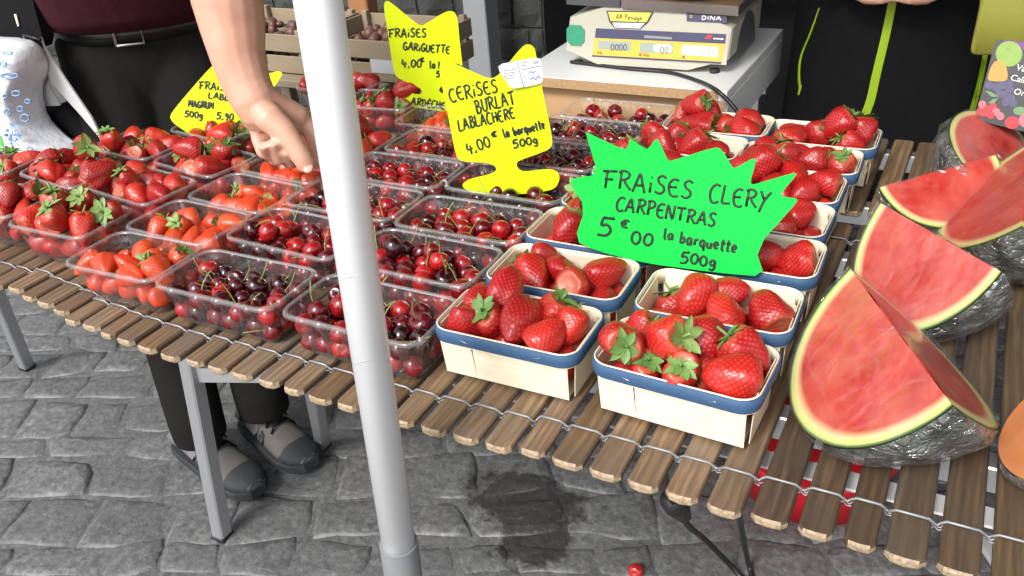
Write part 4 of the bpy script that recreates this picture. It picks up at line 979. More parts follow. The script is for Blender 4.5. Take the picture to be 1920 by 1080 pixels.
def decal(nm, poly, mat, off=.0008, parent=None, P=None, n=None, th=.0006, L=None, rnd=0):
    P = sA if P is None else P; n = sn if n is None else n; L = sL if L is None else L
    pts = [(u, v, 0) for u, v in poly]; pts = chaikin(pts, rnd) if rnd else [Vector(p) for p in pts]
    return MB().prism([gpl(p.x, p.y, P, n)+n*off-L for p in pts], -n*th).build(nm, mat, sc if parent is None else parent)
decal('display_recess', [(1110, 36), (1368, 50), (1362, 122), (1103, 106)], 'scale_beige', .0012)
decal('panel_band', [(1118, 53), (1362, 64), (1360, 82), (1116, 71)], 'navy', .002); amb = decal('display_panel', [(1116, 71.3), (1360, 82.3), (1353, 116), (1111, 103)], 'amber', .002); decal('panel_strip', [(1111, 103.4), (1353, 116.4), (1352.5, 120), (1111, 106)], 'navy', .002)
for poly, m in (([(1123, 76), (1184, 79), (1183, 96), (1122, 92)], 'lcd'), ([(1201, 80), (1263, 82), (1262, 101), (1200, 98)], 'lcd'), ([(1279, 84), (1348, 88), (1347, 108), (1278, 103)], 'lcd_worn')): decal('display_window', poly, m, .0028, amb)
decal('worn_patch', [(1226, 82), (1262, 84), (1261, 100), (1225, 98)], 'lcd_worn', .0033, amb, rnd=1)
write(sc, '0000', (1146, 93.5), (1176, 95), 13, sA, sn, 1.1, 0, 'ink', .0036); write(sc, '00', (1239, 99.5), (1254, 100), 12, sA, sn, 1.1, 0, 'ink', .0038); write(sc, '000', (1315, 104), (1337, 105.5), 12, sA, sn, .8, 0, 'lcd', .0034)
write(sc, 'kg', (1121, 100), (1129, 100.5), 5, sA, sn, .8, 0, 'ink', .0028); write(sc, '€/kg', (1199, 104.5), (1217, 105.5), 5, sA, sn, .8, 0, 'ink', .0028); write(sc, '€', (1280, 109), (1285, 109.5), 5, sA, sn, .8, 0, 'ink', .0028)
decal('band_print', [(1209, 66), (1261, 70), (1260, 74), (1208, 71)], 'grey_metal', .0026); decal('red_mark', [(1321, 72), (1328, 66), (1337, 66), (1332, 73)], 'sticker_red', .0026); decal('white_mark', [(1338, 71), (1357, 72), (1357, 74.5), (1338, 73.5)], 'sticker_white', .0026)
decal('green_sticker', [(1063, 46), (1097, 48), (1096, 87), (1063, 84)], 'sticker_green', .0024, rnd=1)
stk = decal('service_sticker', [(1138, 20), (1226, 22), (1215, 43), (1201, 55), (1153, 53), (1143, 41)], 'ink', .0026); decal('sticker_field', [(1141, 22.5), (1222, 24), (1213, 41.5), (1146, 39.5)], 'sticker_yellow', .0032, stk); decal('sticker_field', [(1149, 42.5), (1210, 43.5), (1200, 53.5), (1154, 51.5)], 'sticker_white', .0032, stk)
write(stk, 'AA', (1156, 35.5), (1168, 36), 9, sA, sn, 1.2, 0, 'ink', .0038); write(stk, 'Pesage', (1172, 36), (1204, 38), 9, sA, sn, 1.2, 0, 'ink', .0038); write(stk, '04 40 45 50 40 54', (1156, 49.5), (1199, 51), 3.5, sA, sn, .6, 0, 'print_grey', .0038)
dina = decal('maker_plate', [(1288, 23), (1363, 27), (1363, 43.5), (1288, 40)], 'navy', .0022); write(dina, 'DINA', (1316, 36.5), (1353, 38.5), 7.5, sA, sn, 2.0, 0, 'sticker_white', .003); write(dina, 'o', (1294, 33), (1299, 33.3), 9, sA, sn, 1.0, 0, 'sticker_yellow', .003)
plt_ = MB(); tl, tr = gpl(1168, 6, sA, sn), gpl(1380, 20, sA, sn); up = Vector((0, 0, 1)); fr = [tl-Vector((0, .012, 0)), tr-Vector((-.008, .012, 0))]
plt_.prism([fr[0]-sL-up*.008, fr[1]-sL-up*.008, fr[1]+back*1.05-sL-up*.008, fr[0]+back*1.05-sL-up*.008], up*.020); plt_.build('weighing_tray', 'tray_steel', sc)
tl2 = gpl(1064, 2, sA, sn)-Vector((0, .006, 0)); tr2 = gpl(1164, 8, sA, sn)-Vector((0, .006, 0))
MB().prism([tl2-sL-up*.006, tr2-sL-up*.006, tr2+back-sL-up*.006, tl2+back-sL-up*.006], up*.022).build('key_block', 'scale_grey', sc)
# grip recess in the side of the housing
side_p = (q[1]+bk[1]+q[2]+bk[2])/4; sd = (back.normalized()); sn2 = (q[2]-q[1]).cross(back).normalized(); sn2 = sn2 if sn2.x > 0 else -sn2; pts = []
for a in range(0, 181, 15): pts.append(side_p+sd*(.085*math.cos(math.radians(a)))+up*(-.05+.085*math.sin(math.radians(a)))+sn2*.0015-sL)
MB().prism(pts, -sn2*.001).build('side_recess', 'scale_grey', sc)
# yellow basket on the tray
yb0 = (fr[0]+fr[1])/2+back.normalized()*.115+up*.0135; yb = empty('plastic_basket', yb0, 'round yellow ribbed plastic basket on the scale tray', 'basket'); m = MB()
rr = [.095, .105, .118, .120, .115, .101, .09]; zz = [0, .004, .05, .052, .05, .006, .004]
m.loft([[Vector((r*math.cos(2*math.pi*j/48)*(1.01 if j % 4 == 0 else 1), r*math.sin(2*math.pi*j/48)*(1.01 if j % 4 == 0 else 1), z)) for j in range(48)] for r, z in zip(rr, zz)]); m.build('bowl', 'yellow_plastic', yb)
for j in range(24):
    a = 2*math.pi*j/24; c_, s_ = math.cos(a), math.sin(a); MB().tube([(.106*c_, .106*s_, .006), (.1195*c_, .1195*s_, .05)], .002, 5).build('rib', 'yellow_plastic', yb)
cp = [gz(1070, 116, BZ+.004), gz(1180, 129, BZ+.004), gz(1255, 136, BZ+.004), gz(1310, 152, BZ+.005), gy(1342, 168, .985), gy(1368, 192, .975), gy(1386, 216, .97), gy(1394, 250, .97)]
o = MB().tube(catmull(cp, 6), .0042, 8).build('power_cable', 'black_plastic'); tag(o, 'black power cable hanging from the scale over the white box edge', 'cable')

# ------------------------------------------------------------------ crates of shallots on a side board
sb = empty('trestle_board', (-.32, 1.46, 0), 'grey wooden board on trestle legs carrying the shallot crates', 'table')
MB().bbox(-.52, .2, -.2, .2, .70, .725, .003).build('board', 'crate_wood', sb)
for sx in (-.47, .15):
    for sy in (-.15, .15): MB().bbox(sx-.02, sx+.02, sy-.02, sy+.02, 0, .6995, .003).build('leg', 'crate_wood', sb)
rs2 = random.Random(3)
for i, (x, lab) in enumerate(((-.62, 'wooden crate of brown shallots behind the forearm'), (-.20, 'wooden crate of brown shallots with white tag behind the pole'))):
    e = slat_crate('wooden_crate', x, 1.46, .7255, .40, .30, .13, 'crate_wood', lab, 'crate', 'shallot crates', nsl=2)
    MB().bbox(-.03+.06*i, .05+.06*i, -.1535, -.1515, .03, .07, .0004).build('paper_tag', 'paper', e)
    sh = MB()
    for k in range(110):
        c = (x+rs2.uniform(-.17, .17), 1.46+rs2.uniform(-.12, .12), .7255+.03+rs2.uniform(0, .07)); r = rs2.uniform(.014, .022); sh.ball(c, r, 8, 6, 0, (1, rs2.uniform(.7, 1.3), rs2.uniform(.8, 1.2)))
    o = sh.build('shallots', 'shallot'); tag(o, f'brown shallots filling the {"tagged " if i else ""}crate behind the {"pole" if i else "forearm"}', 'shallots'); o['kind'] = 'stuff'

# ------------------------------------------------------------------ things under and on the table
P = gz(1490, 1003, 0.0); tub = empty('plastic_tub', (P.x-.01, P.y+.20, 0), 'round red plastic tub with a lid on the paving under the table', 'tub'); m = MB()
def lathe(m, prof, n=40): m.loft([[Vector((r*math.cos(2*math.pi*j/n), r*math.sin(2*math.pi*j/n), z)) for j in range(n)] for r, z in prof])
lathe(m, [(.15, 0), (.165, .003), (.178, .10), (.178, .11)]); m.build('bowl', 'red_plastic', tub); m = MB(); lathe(m, [(.184, .104), (.187, .108), (.187, .120), (.18, .126), (.05, .127), (.001, .127)]); m.build('lid', 'red_plastic', tub)
cw = [gz(1272, 950, .40), gz(1290, 985, .30), gz(1320, 1010, .18), gz(1360, 1050, .05), gz(1392, 1085, .006), gz(1440, 1140, .006)]
pe2 = empty('extension_lead', (cw[-2].x, cw[-2].y, 0), 'black power lead with a plug hanging under the front slats', 'cable'); L2 = Vector(pe2.location)
MB().tube([p-L2 for p in catmull(cw, 6)], .006, 8).build('lead', 'black_plastic', pe2)
pt = [gz(1258, 925, .62), gz(1262, 940, .5), gz(1272, 950, .40)]
MB().tube([p-L2 for p in catmull([gz(1240, 870, TZ-.03), gz(1252, 920, .60), gz(1262, 940, .47)], 5)], .006, 8).build('lead', 'black_plastic', pe2)
MB().tube([gz(1258, 938, .475)-L2, gz(1268, 946, .435)-L2, gz(1283, 968, .36)-L2], [.018, .022, .012], 12).build('plug', 'black_plastic', pe2)
cw = [gz(1385, 900, TZ-.03), gz(1384, 950, .5), gz(1392, 1000, .25), gz(1402, 1050, .04), gz(1412, 1090, .006), gz(1425, 1150, .006)]
o = MB().tube(catmull(cw, 6), .0055, 8).build('thin_cable', 'black_plastic'); tag(o, 'thin straight black cable dropping beside the red tub', 'cable')
o = MB().prism([gz(1834, 1004, .4), gz(1858, 1020, .4), gz(1866, 1072, .4), gz(1836, 1028, .4)], (0, 0, .012)).build('paper_sheet', 'paper'); tag(o, 'scrap of pale paper wedged under the slats', 'paper')
o.location.z = .0
# cut orange melon at the table end
wmelon((1990, 700), (2060, 880), .085, .085, 45, 60, .085, 'cut orange melon piece at the table end beside the big wedge', 8, -1, name='melon_wedge', rind='melon_skin', flesh='orange_flesh')

# ------------------------------------------------------------------ fruit picture card
kP = gz(1875, 235, TZ+.115); kn = Vector((-.12, -.93, .34)).normalized(); kL = gpl(1845, 228, kP, kn)
card = empty('picture_card', kL, 'black card printed with fruit pictures stuck among the rear watermelons', 'sign')
def kd(nm, poly, mat, off, parent=None, rnd=0): return decal(nm, poly, mat, off, card if parent is None else parent, kP, kn, .0005, kL, rnd)
MB().prism([gpl(p.x, p.y, kP, kn)-kL for p in chaikin([(1872, 73, 0), (2060, 92, 0), (2040, 272, 0), (1920, 247, 0), (1827, 224, 0), (1832, 205, 0), (1866, 78, 0)], 2)], -kn*.002).build('card', 'card_black', card)
kd('purple_header', [(1878, 75), (2054, 93), (2053, 108), (1918, 92), (1890, 82)], 'purple', .0006)
def disc(u, v, ru, rv, n=20): return [(u+ru*math.cos(2*math.pi*i/n), v+rv*math.sin(2*math.pi*i/n)) for i in range(n)]
kd('apple_picture', disc(1892, 101, 25, 24), 'print_apple', .0008); kd('stalk_picture', [(1884, 86), (1890, 92), (1895, 88), (1890, 95)], 'print_leaf', .0012)
kd('melon_picture', [(1864, 116), (1876, 112), (1886, 120), (1890, 140), (1888, 152), (1866, 153), (1851, 150), (1856, 130)], 'print_peach', .0010, rnd=1)
for (u, v) in ((1855, 160), (1868, 164), (1880, 160), (1892, 158), (1893, 168), (1884, 178), (1896, 184), (1886, 192), (1900, 194), (1874, 176)): kd('blueberry_picture', disc(u, v, 8, 8, 12), 'print_berry', .0011+.00005*(u % 7))
kd('leaf_picture', [(1846, 170), (1858, 172), (1872, 181), (1860, 182)], 'print_leaf', .0016); kd('leaf_picture', [(1852, 194), (1862, 186), (1872, 184), (1864, 194)], 'print_leaf', .0016)
for i, (u, v) in enumerate(((1842, 196), (1852, 204), (1862, 200), (1868, 210), (1858, 216), (1846, 212), (1876, 218), (1838, 210))): kd('currant_picture', disc(u, v, 7.5, 7.5, 12), 'print_pink' if i % 3 == 0 else 'print_red', .0013+.0001*i)
kd('strawberry_picture', disc(1898, 230, 14, 12), 'print_red', .0013); kd('strawberry_picture', disc(1926, 226, 16, 14), 'print_pink', .0014); kd('mint_picture', disc(1912, 208, 12, 8), 'print_leaf', .0012)
def kt(body, u, v, h):
    me = text_mesh(body, 1.0); ax = (gpl(u+20, v+4.5, kP, kn)-gpl(u, v, kP, kn)).normalized(); ay = kn.cross(ax).normalized(); k = h/FPX*(kP-Vector(CAM)).length*1.35
    o = link('lettering', me, card); me.materials.append(M['white_paint']); o.matrix_local = Matrix.Translation(gpl(u, v, kP, kn)+kn*.0012-kL) @ Matrix(((ax.x*k, ay.x*k, kn.x, 0), (ax.y*k, ay.y*k, kn.y, 0), (ax.z*k, ay.z*k, kn.z, 0), (0, 0, 0, 1)))
kt('Variété', 1904, 131, 10); kt('Calibre', 1893, 150, 10); kt('Origine', 1899, 176, 10)

# ------------------------------------------------------------------ people
def remesh(mb, mats, voxel, smooth=6, name='body'):
    me = mb.mesh(name, mats); o = bpy.data.objects.new('tmp', me); col.objects.link(o)
    md = o.modifiers.new('r', 'REMESH'); md.mode = 'VOXEL'; md.voxel_size = voxel; md.use_smooth_shade = True
    sm = o.modifiers.new('s', 'SMOOTH'); sm.factor = .5; sm.iterations = smooth
    dg = bpy.context.evaluated_depsgraph_get(); me2 = bpy.data.meshes.new_from_object(o.evaluated_get(dg)); bpy.data.objects.remove(o); me2.name = name
    me2.materials.clear(); me2.materials.append(M[mats]); return me2
def ell(c, l, f, rl, rf, n=28): return [Vector(c)+Vector(l)*(rl*math.cos(2*math.pi*j/n))+Vector(f)*(rf*math.sin(2*math.pi*j/n)) for j in range(n)]
def pts_px(lst): return [gd(u, v, d) for u, v, d in lst]
def head_mesh(mb, c, f, l, s=1.0):
    u_ = Vector((0, 0, 1)); rings = []
    for z, rl, rf, of in ((-.115, .045, .04, .03), (-.105, .058, .07, .018), (-.06, .068, .088, .005), (0, .075, .098, 0), (.05, .076, .098, -.005), (.09, .062, .08, -.008), (.112, .035, .045, -.01)):
        rings.append(ell(c+u_*z*s+f*of*s, l, f, rl*s, rf*s, 20))
    mb.loft(rings)
    mb.tube([c+f*.09*s+u_*.02*s, c+f*.115*s-u_*.02*s, c+f*.095*s-u_*.03*s], [.010, .015, .012], 8)
    for sg in (-1, 1): mb.ball(c+l*(sg*.078*s)-u_*.005, .022, 10, 8, 0, (.5, .6, 1.2))
def face(body, c, f, l, hair=True):
    u_ = Vector((0, 0, 1)); L = eloc(body)
    for sg in (-1, 1):
        e = MB().ball(c+f*.088+l*(sg*.031)+u_*.012-L, .011, 10, 8).build('eye', 'eye_white', body); MB().ball(c+f*.0965+l*(sg*.031)+u_*.012-L, .0048, 8, 6).build('iris', 'iris', e)
    MB().tube([c+f*.088+l*(t*.022)-u_*(.055+.004*abs(t))-L for t in (-1, -.5, 0, .5, 1)], [.002, .005, .006, .005, .002], 6).build('mouth', 'print_pink', body)
    m = MB(); rings = []
    for z, rl, rf in ((.0, .08, .085), (.05, .083, .103), (.095, .07, .088), (.125, .035, .045)): rings.append(ell(c+u_*z-f*.018-L, l, f, rl, rf, 20))
    m.loft(rings); m.build('hair', 'hair', body)
# the man reaching over the table
f1 = Vector((.6, -.8, 0)); l1 = Vector((.8, .6, 0)); Hc = Vector((-.385, .745, .97)); Sh = Vector((-.22, .58, 1.42)); Z = Vector((0, 0, 1))
man = MB()
shL, shR = Sh+l1*.19, Sh-l1*.19; arm = pts_px([(412, -60, 1.6), (427, 0, 1.6), (437, 55, 1.6), (447, 110, 1.595), (463, 160, 1.59), (477, 188, 1.585), (490, 212, 1.588), (504, 232, 1.595)]); el = gd(402, -125, 1.61)
man.tube([shL, (shL+el)/2+Z*.0, el]+arm, [.062, .055, .052, .058, .0595, .054, .046, .0415, .0395, .036, .027], 16)
kn = pts_px([(482, 238, 1.60), (506, 248, 1.605), (536, 240, 1.61), (566, 222, 1.615)]); wr = gd(478, 185, 1.585)
for i, k_ in enumerate(kn): man.tube([arm[4]+(wr-arm[4])*.3+(Vector(R_)*(-.008+.0055*i)), wr+(Vector(R_)*(-.012+.008*i)), wr+(k_-wr)*.5, k_], [.026, .028, .027, .021], 12)
man.tube([kn[0], kn[1], kn[2], kn[3]], [.019, .02, .02, .018], 10)
man.tube(pts_px([(488, 205, 1.57), (506, 222, 1.555), (534, 247, 1.548), (556, 279, 1.545), (568, 298, 1.545), (577, 313, 1.548), (581, 321, 1.55)]), [.024, .026, .0215, .0185, .0175, .016, .010], 14)
for ch, rr_ in (([(480, 236, 1.602), (484, 262, 1.60), (492, 286, 1.59), (502, 290, 1.565), (492, 271, 1.540)], .0112), ([(503, 246, 1.607), (506, 276, 1.607), (516, 300, 1.595), (524, 299, 1.567), (512, 265, 1.537)], .0122), ([(532, 240, 1.612), (534, 278, 1.615), (542, 306, 1.605), (548, 305, 1.578), (534, 281, 1.545)], .0125), ([(566, 222, 1.615), (586, 252, 1.62), (598, 285, 1.615), (594, 312, 1.60)], .0155)):
    man.tube(pts_px(ch), [rr_*1.12, rr_*1.08, rr_*1.0, rr_*.95, rr_*.85][:len(ch)], 12)
elR = Vector((-.62, .62, 1.16)); haR = Vector((-.70, .80, .93))
man.tube([shR, elR, haR], [.06, .048, .032], 14); man.tube([haR, haR+Vector((-.01, .03, -.05)), haR+Vector((0, .04, -.09))], [.032, .042, .036], 12)
for i in range(4): b0 = haR+Vector((-.03+.02*i, .045, -.09)); man.tube([b0, b0+Vector((0, .01, -.04)), b0+Vector((.004, -.015, -.065))], [.011, .010, .008], 8)
man.tube([haR+Vector((.02, .01, -.03)), haR+Vector((.045, .0, -.06)), haR+Vector((.05, -.01, -.085))], [.014, .012, .009], 8)
man.loft([ell(Hc+(Sh-Hc)*t, l1, f1, w, d) for t, w, d in ((-.1, .15, .10), (.2, .145, .10), (.6, .16, .105), (.9, .17, .09), (1.0, .12, .07))])
hd = Sh+Vector((.10, -.11, .22)); man.tube([Sh+Vector((.0, 0, -.02)), Sh+Vector((.04, -.05, .09)), hd-Z*.06], [.065, .058, .056], 14); head_mesh(man, hd, f1, l1)
hips = [Hc-l1*.095, Hc+l1*.095]; ank = [gz(372, 800, .15), gz(492, 752, .15)]
for h_, a_ in zip(hips, ank): man.tube([h_, h_*.5+a_*.5+f1*.05, a_], [.08, .055, .04], 12)
pman = bpy.data.objects.new('person', None); 
me = remesh(man, 'skin', .0032, 6); pm = link('person', me); me.transform(Matrix.Translation((.2, -.45, 0))); pm.location = (-.2, .45, 0)
tag(pm, 'person in maroon top and dark trousers reaching one bare arm over the punnets', 'person'); pL = Vector(pm.location); face(pm, hd, f1, l1)
MB().ball((0, 0, 0), .0098, 12, 8, 0, (.85, 1, .32)).build('thumbnail', 'print_pink', pm)
tn = pm.children[-1]; tn.location = gd(578, 315, 1.5335)-pL; tn.rotation_mode = 'QUATERNION'; tn.rotation_quaternion = Vector((0, 0, 1)).rotation_difference((Vector(CAM)-gd(578, 315, 1.53)).normalized()+Vector((0, 0, .5)))
flat('nail', (.66, .37, .29), .45); tn.data.materials.clear(); tn.data.materials.append(M['nail'])
tr = MB()
for i, (h_, a_) in enumerate(zip(hips, ank)):
    kn_ = h_*.5+a_*.5+f1*.05; tr.tube([h_+Z*.03, h_*.75+kn_*.25, kn_, kn_*.5+a_*.5, a_+Z*.02, a_-Z*.03], [.112, .105, .082, .072, .066, .064], 18)
tr.loft([ell(Hc+Z*z, l1, f1, w, d) for z, w, d in ((-.10, .17, .12), (0, .195, .135), (.06, .192, .135), (.085, .185, .13))])
me = remesh(tr, 'trousers', .007, 4, 'trousers'); me.transform(Matrix.Translation(-pL)); link('trousers', me, pm)
sh = MB(); sh.loft([ell(Hc+(Sh-Hc)*t+f1*o_, l1, f1, w, d) for t, w, d, o_ in ((.165, .192, .137, .006), (.22, .198, .148, .012), (.4, .20, .15, .01), (.7, .205, .14, 0), (.92, .205, .115, 0), (1.03, .13, .085, 0))])
sh.tube([shL-l1*.03, shL+(el-shL)*.55], [.085, .078], 16); sh.tube([shR+l1*.03, shR+(elR-shR)*.6], [.085, .075], 16)
me = remesh(sh, 'maroon_cloth', .008, 3, 'shirt'); me.transform(Matrix.Translation(-pL)); link('shirt', me, pm)
m = MB(); bc = Hc+Z*.062; rings = []
for z, g_ in ((-.018, .0035), (-.018, .007), (.018, .007), (.018, .0035)): rings.append(ell(bc+Z*z-pL, l1, f1, .193+g_, .136+g_, 40))
m.loft(rings, cap=False); belt = m.build('belt', 'black_leather', pm)
bd_ = (gz(243, 72, 1.03)-bc); bd_.z = 0; bu = bc+f1*.146-pL
MB().tube([bu+l1*a*.03+Z*b*.02+f1*.004 for a, b in ((-1, -1), (1, -1), (1, 1), (-1, 1), (-1, -1))], .0032, 6, smooth=False).build('buckle', 'steel', belt)
def shoe(parent, heel, toe, L, nm='shoe'):
    d = (toe-heel); ln = d.length; d.normalize(); s = Vector((-d.y, d.x, 0)); e = heel; m = MB(); rings = []
    for t, w, h0, h1 in ((-.02, .026, .02, .07), (.03, .036, .018, .115), (.15, .041, .018, .128), (.30, .043, .018, .118), (.42, .046, .018, .098), (.58, .052, .018, .078), (.75, .055, .018, .062), (.90, .046, .018, .050), (.985, .026, .018, .038), (1.0, .012, .020, .03)):
        c = e+d*(ln*t); prof = []
        for j in range(16):
            a = 2*math.pi*j/16; x = math.cos(a); z_ = math.sin(a); sup_ = abs(x)**.75*math.copysign(1, x); wz = (z_+1)/2; tap = 1 if z_ < 0 else 1-.45*wz*(1 if t < .5 else .5)
            prof.append(c+s*(w*sup_*tap)+Vector((0, 0, h0+(h1-h0)*wz))-L)
        rings.append(prof)
    m.loft(rings); up_ = m.build(nm, 'shoe_grey', parent); m = MB(); rings = []
    for z0, k in ((.001, .96), (.004, 1.05), (.022, 1.06), (.027, 1.0)):
        ring = []
        for sg in (1, -1):
            for t, w in ((0, .024), (.04, .036), (.2, .043), (.4, .046), (.6, .053), (.78, .056), (.92, .046), (1.01, .020))[::sg]: ring.append(e+d*(ln*(t*1.02-.015))+s*(sg*w*k)+Vector((0, 0, z0))-L)
        rings.append(ring)
    m.loft(rings, smooth=False); m.build('sole', 'shoe_dark', up_)
    def over(t, a): # point on the upper
        tab = ((-.02, .026, .07), (.03, .036, .115), (.15, .041, .128), (.30, .043, .118), (.42, .046, .098), (.58, .052, .078), (.75, .055, .062), (.90, .046, .050), (.985, .026, .038), (1.0, .012, .03))
        w = np.interp(t, [q_[0] for q_ in tab], [q_[1] for q_ in tab]); h = np.interp(t, [q_[0] for q_ in tab], [q_[2] for q_ in tab]); x, z_ = math.cos(a), math.sin(a); wz = (z_+1)/2; tap = 1 if z_ < 0 else 1-.45*wz*(1 if t < .5 else .5)
        return e+d*(ln*t)+s*(w*1.03*abs(x)**.75*math.copysign(1, x)*tap)+Vector((0, 0, .018+(h+.0025-.018)*wz))-L
    def patch(t0, t1, a0, a1, mat, pn, nt=7, na=9):
        mm = MB(); vs = [over(t0+(t1-t0)*i/nt, a0+(a1-a0)*j/na) for i in range(nt+1) for j in range(na+1)]; fs = [(i*(na+1)+j, i*(na+1)+j+1, (i+1)*(na+1)+j+1, (i+1)*(na+1)+j) for i in range(nt) for j in range(na)]
        mm.add(vs, fs, 0, True).build(pn, mat, up_)
    patch(.80, .995, -.5, math.pi+.5, 'shoe_dark', 'toe_cap'); patch(.0, .16, -.5, .9, 'shoe_light', 'heel_panel'); patch(.0, .16, math.pi-.9, math.pi+.5, 'shoe_light', 'heel_panel'); patch(.28, .42, -.45, .6, 'shoe_light', 'side_stripe'); patch(.28, .42, math.pi-.6, math.pi+.45, 'shoe_light', 'side_stripe'); patch(.47, .55, -.45, .5, 'shoe_dark', 'side_stripe'); patch(.47, .55, math.pi-.5, math.pi+.45, 'shoe_dark', 'side_stripe'); patch(.18, .56, 1.15, 2.0, 'shoe_dark', 'tongue')
    for k in range(5):
        t = .26+k*.075; MB().tube([over(t, .95)+Z*.002, over(t+.02, 1.35)+Z*.006, over(t+.03, 1.8)+Z*.006, over(t+.055, 2.2)+Z*.002], .0028, 6).build('lace', 'black_cloth', up_)
    MB().tube([over(.27, 1.6)+Z*.01, over(.3, .8)+Z*.012+s*.03, over(.34, .3)+s*.02, over(.45, .1)+s*.012], .0022, 6).build('lace', 'black_cloth', up_)
shoe(pm, gz(345, 836, 0.02), gz(486, 928, .02), pL); shoe(pm, gz(468, 795, .02), gz(585, 878, .02), pL)
# the person in the long black jacket behind the table
f2 = Vector((.12, -.99, 0)).normalized(); l2 = Vector((.99, .12, 0)); C2 = Vector((1.19, 1.46, 0)); w2 = MB(); jk = MB()
sec = ((.50, .215, .155), (.70, .215, .155), (.90, .205, .15), (1.05, .20, .145), (1.25, .21, .145), (1.40, .19, .12), (1.47, .10, .08))
jk.loft([ell(C2+Z*z, l2, f2, w, d, 36) for z, w, d in sec])
hands = {}
for sg in (-1, 1):
    s0 = C2+l2*(sg*.19)+Z*1.40; e0 = C2+l2*(sg*.285)+f2*.03+Z*1.13; h0 = C2+l2*(sg*.06)+f2*.215+Z*1.045
    jk.tube([s0, e0, e0+(h0-e0)*.8], [.075, .066, .048], 16); w2.tube([s0, e0, h0], [.05, .042, .030], 12); hands[sg] = h0
    for i in range(4): b0 = h0+Z*(.022-.014*i); w2.tube([b0, b0-l2*(sg*.035)+f2*.02, b0-l2*(sg*.055)+f2*.005], [.014, .011, .009], 8)
    w2.tube([h0+Z*.02, h0+Z*.035-l2*(sg*.02)+f2*.015, h0+Z*.03-l2*(sg*.045)+f2*.02], [.013, .011, .009], 8)
w2.loft([ell(C2+Z*z, l2, f2, w*.8, d*.75, 24) for z, w, d in sec]); hd2 = C2+Z*1.70+f2*.05; w2.tube([C2+Z*1.42, C2+Z*1.55+f2*.02, hd2-Z*.06], [.06, .052, .05], 14); head_mesh(w2, hd2, f2, l2)
for sg in (-1, 1): w2.tube([C2+l2*(sg*.09)+Z*.6, C2+l2*(sg*.1)+Z*.3+f2*.02, C2+l2*(sg*.1)+Z*.08], [.085, .06, .042], 12)
me = remesh(w2, 'skin', .006, 4); p2 = link('person', me); me.transform(Matrix.Translation((-C2.x, -C2.y, 0))); p2.location = (C2.x, C2.y, 0); tag(p2, 'person in long black jacket with lime-green zips standing behind the strawberries', 'person'); face(p2, hd2, f2, l2); L3 = Vector(p2.location)
me = remesh(jk, 'black_cloth', .009, 3, 'jacket'); me.transform(Matrix.Translation(-L3)); jo = link('jacket', me, p2)
m = MB()
for sg in (-1, 1): m.tube([C2+l2*(sg*.095)+Z*.62-L3, C2+l2*(sg*.1)+Z*.3+f2*.02-L3, C2+l2*(sg*.1)+Z*.07-L3], [.10, .078, .07], 16)
link('trousers', remesh(m, 'trousers', .010, 2, 'trousers'), p2)
for sg in (-1, 1): hq = C2+l2*(sg*.1)-f2*.07; shoe(p2, hq, hq+f2*.28+l2*(sg*.03), L3)
def on_jacket(u, v, lift=.004):
    d = Vector(ray(u, v)); C = Vector(CAM); zs = [s_[0] for s_ in sec]
    for i in range(1200):
        p = C+d*(1.4+i*.001); k = p-C2; x, y = k.dot(l2), k.dot(f2); w, dd = np.interp(p.z, zs, [s_[1] for s_ in sec]), np.interp(p.z, zs, [s_[2] for s_ in sec])
        if (x/w)**2+(y/dd)**2 <= 1: return p-d*lift
    return C+d*2.2
def zip_(pxs, wpx, nm='zip', mat='lime'):
    path = catmull([(u, v, 0) for u, v in pxs], 5); m = MB(); vs = []
    for i, p in enumerate(path):
        k = wpx[0]+(wpx[1]-wpx[0])*i/(len(path)-1)
        vs += [on_jacket(p.x-k/2, p.y)-L3, on_jacket(p.x, p.y, .006)-L3, on_jacket(p.x+k/2, p.y)-L3]
    fs = [(i*3+j, i*3+j+1, i*3+j+4, i*3+j+3) for i in range(len(path)-1) for j in (0, 1)]
    return m.add(vs, fs, 0, True).build(nm, mat, jo)
zp = zip_([(1678, -20), (1662, 60), (1643, 140), (1630, 195), (1606, 250)], (16, 17)); zip_([(1536, 15), (1520, 60), (1502, 105), (1498, 140), (1500, 165)], (2.5, 5)); zip_([(1501, 160), (1497, 178)], (6, 3), 'zip_pull'); zip_([(1848, 100), (1836, 160), (1815, 235)], (10, 12))
# olive cloth bag hanging at that person's side
bq = [gy(u, v, 1.20) for u, v in ((1835, -60), (1838, 0), (1826, 60), (1817, 100), (1824, 108), (1870, 107), (1960, 98), (1970, -60))]
b0 = Vector((sum((p.x for p in bq))/8, 1.24, min(p.z for p in bq))); bag = empty('cloth_bag', b0, 'olive-yellow cloth bag hanging at the black-jacketed side', 'bag'); rings = []
for t, k in ((0, .9), (.012, .98), (.05, 1.0), (.09, .98), (.105, .9)):
    cen = sum(bq, Vector())/8; rings.append([cen+(p-cen)*k+Vector((0, t, 0))-b0 for p in chaikin(bq, 2)])
MB().loft(rings).build('pouch', 'olive', bag); MB().tube([gy(1850, -58, 1.25)-b0, gy(1880, -260, 1.35)-b0, gy(1930, -58, 1.25)-b0], .012, 8).build('strap', 'olive', bag)

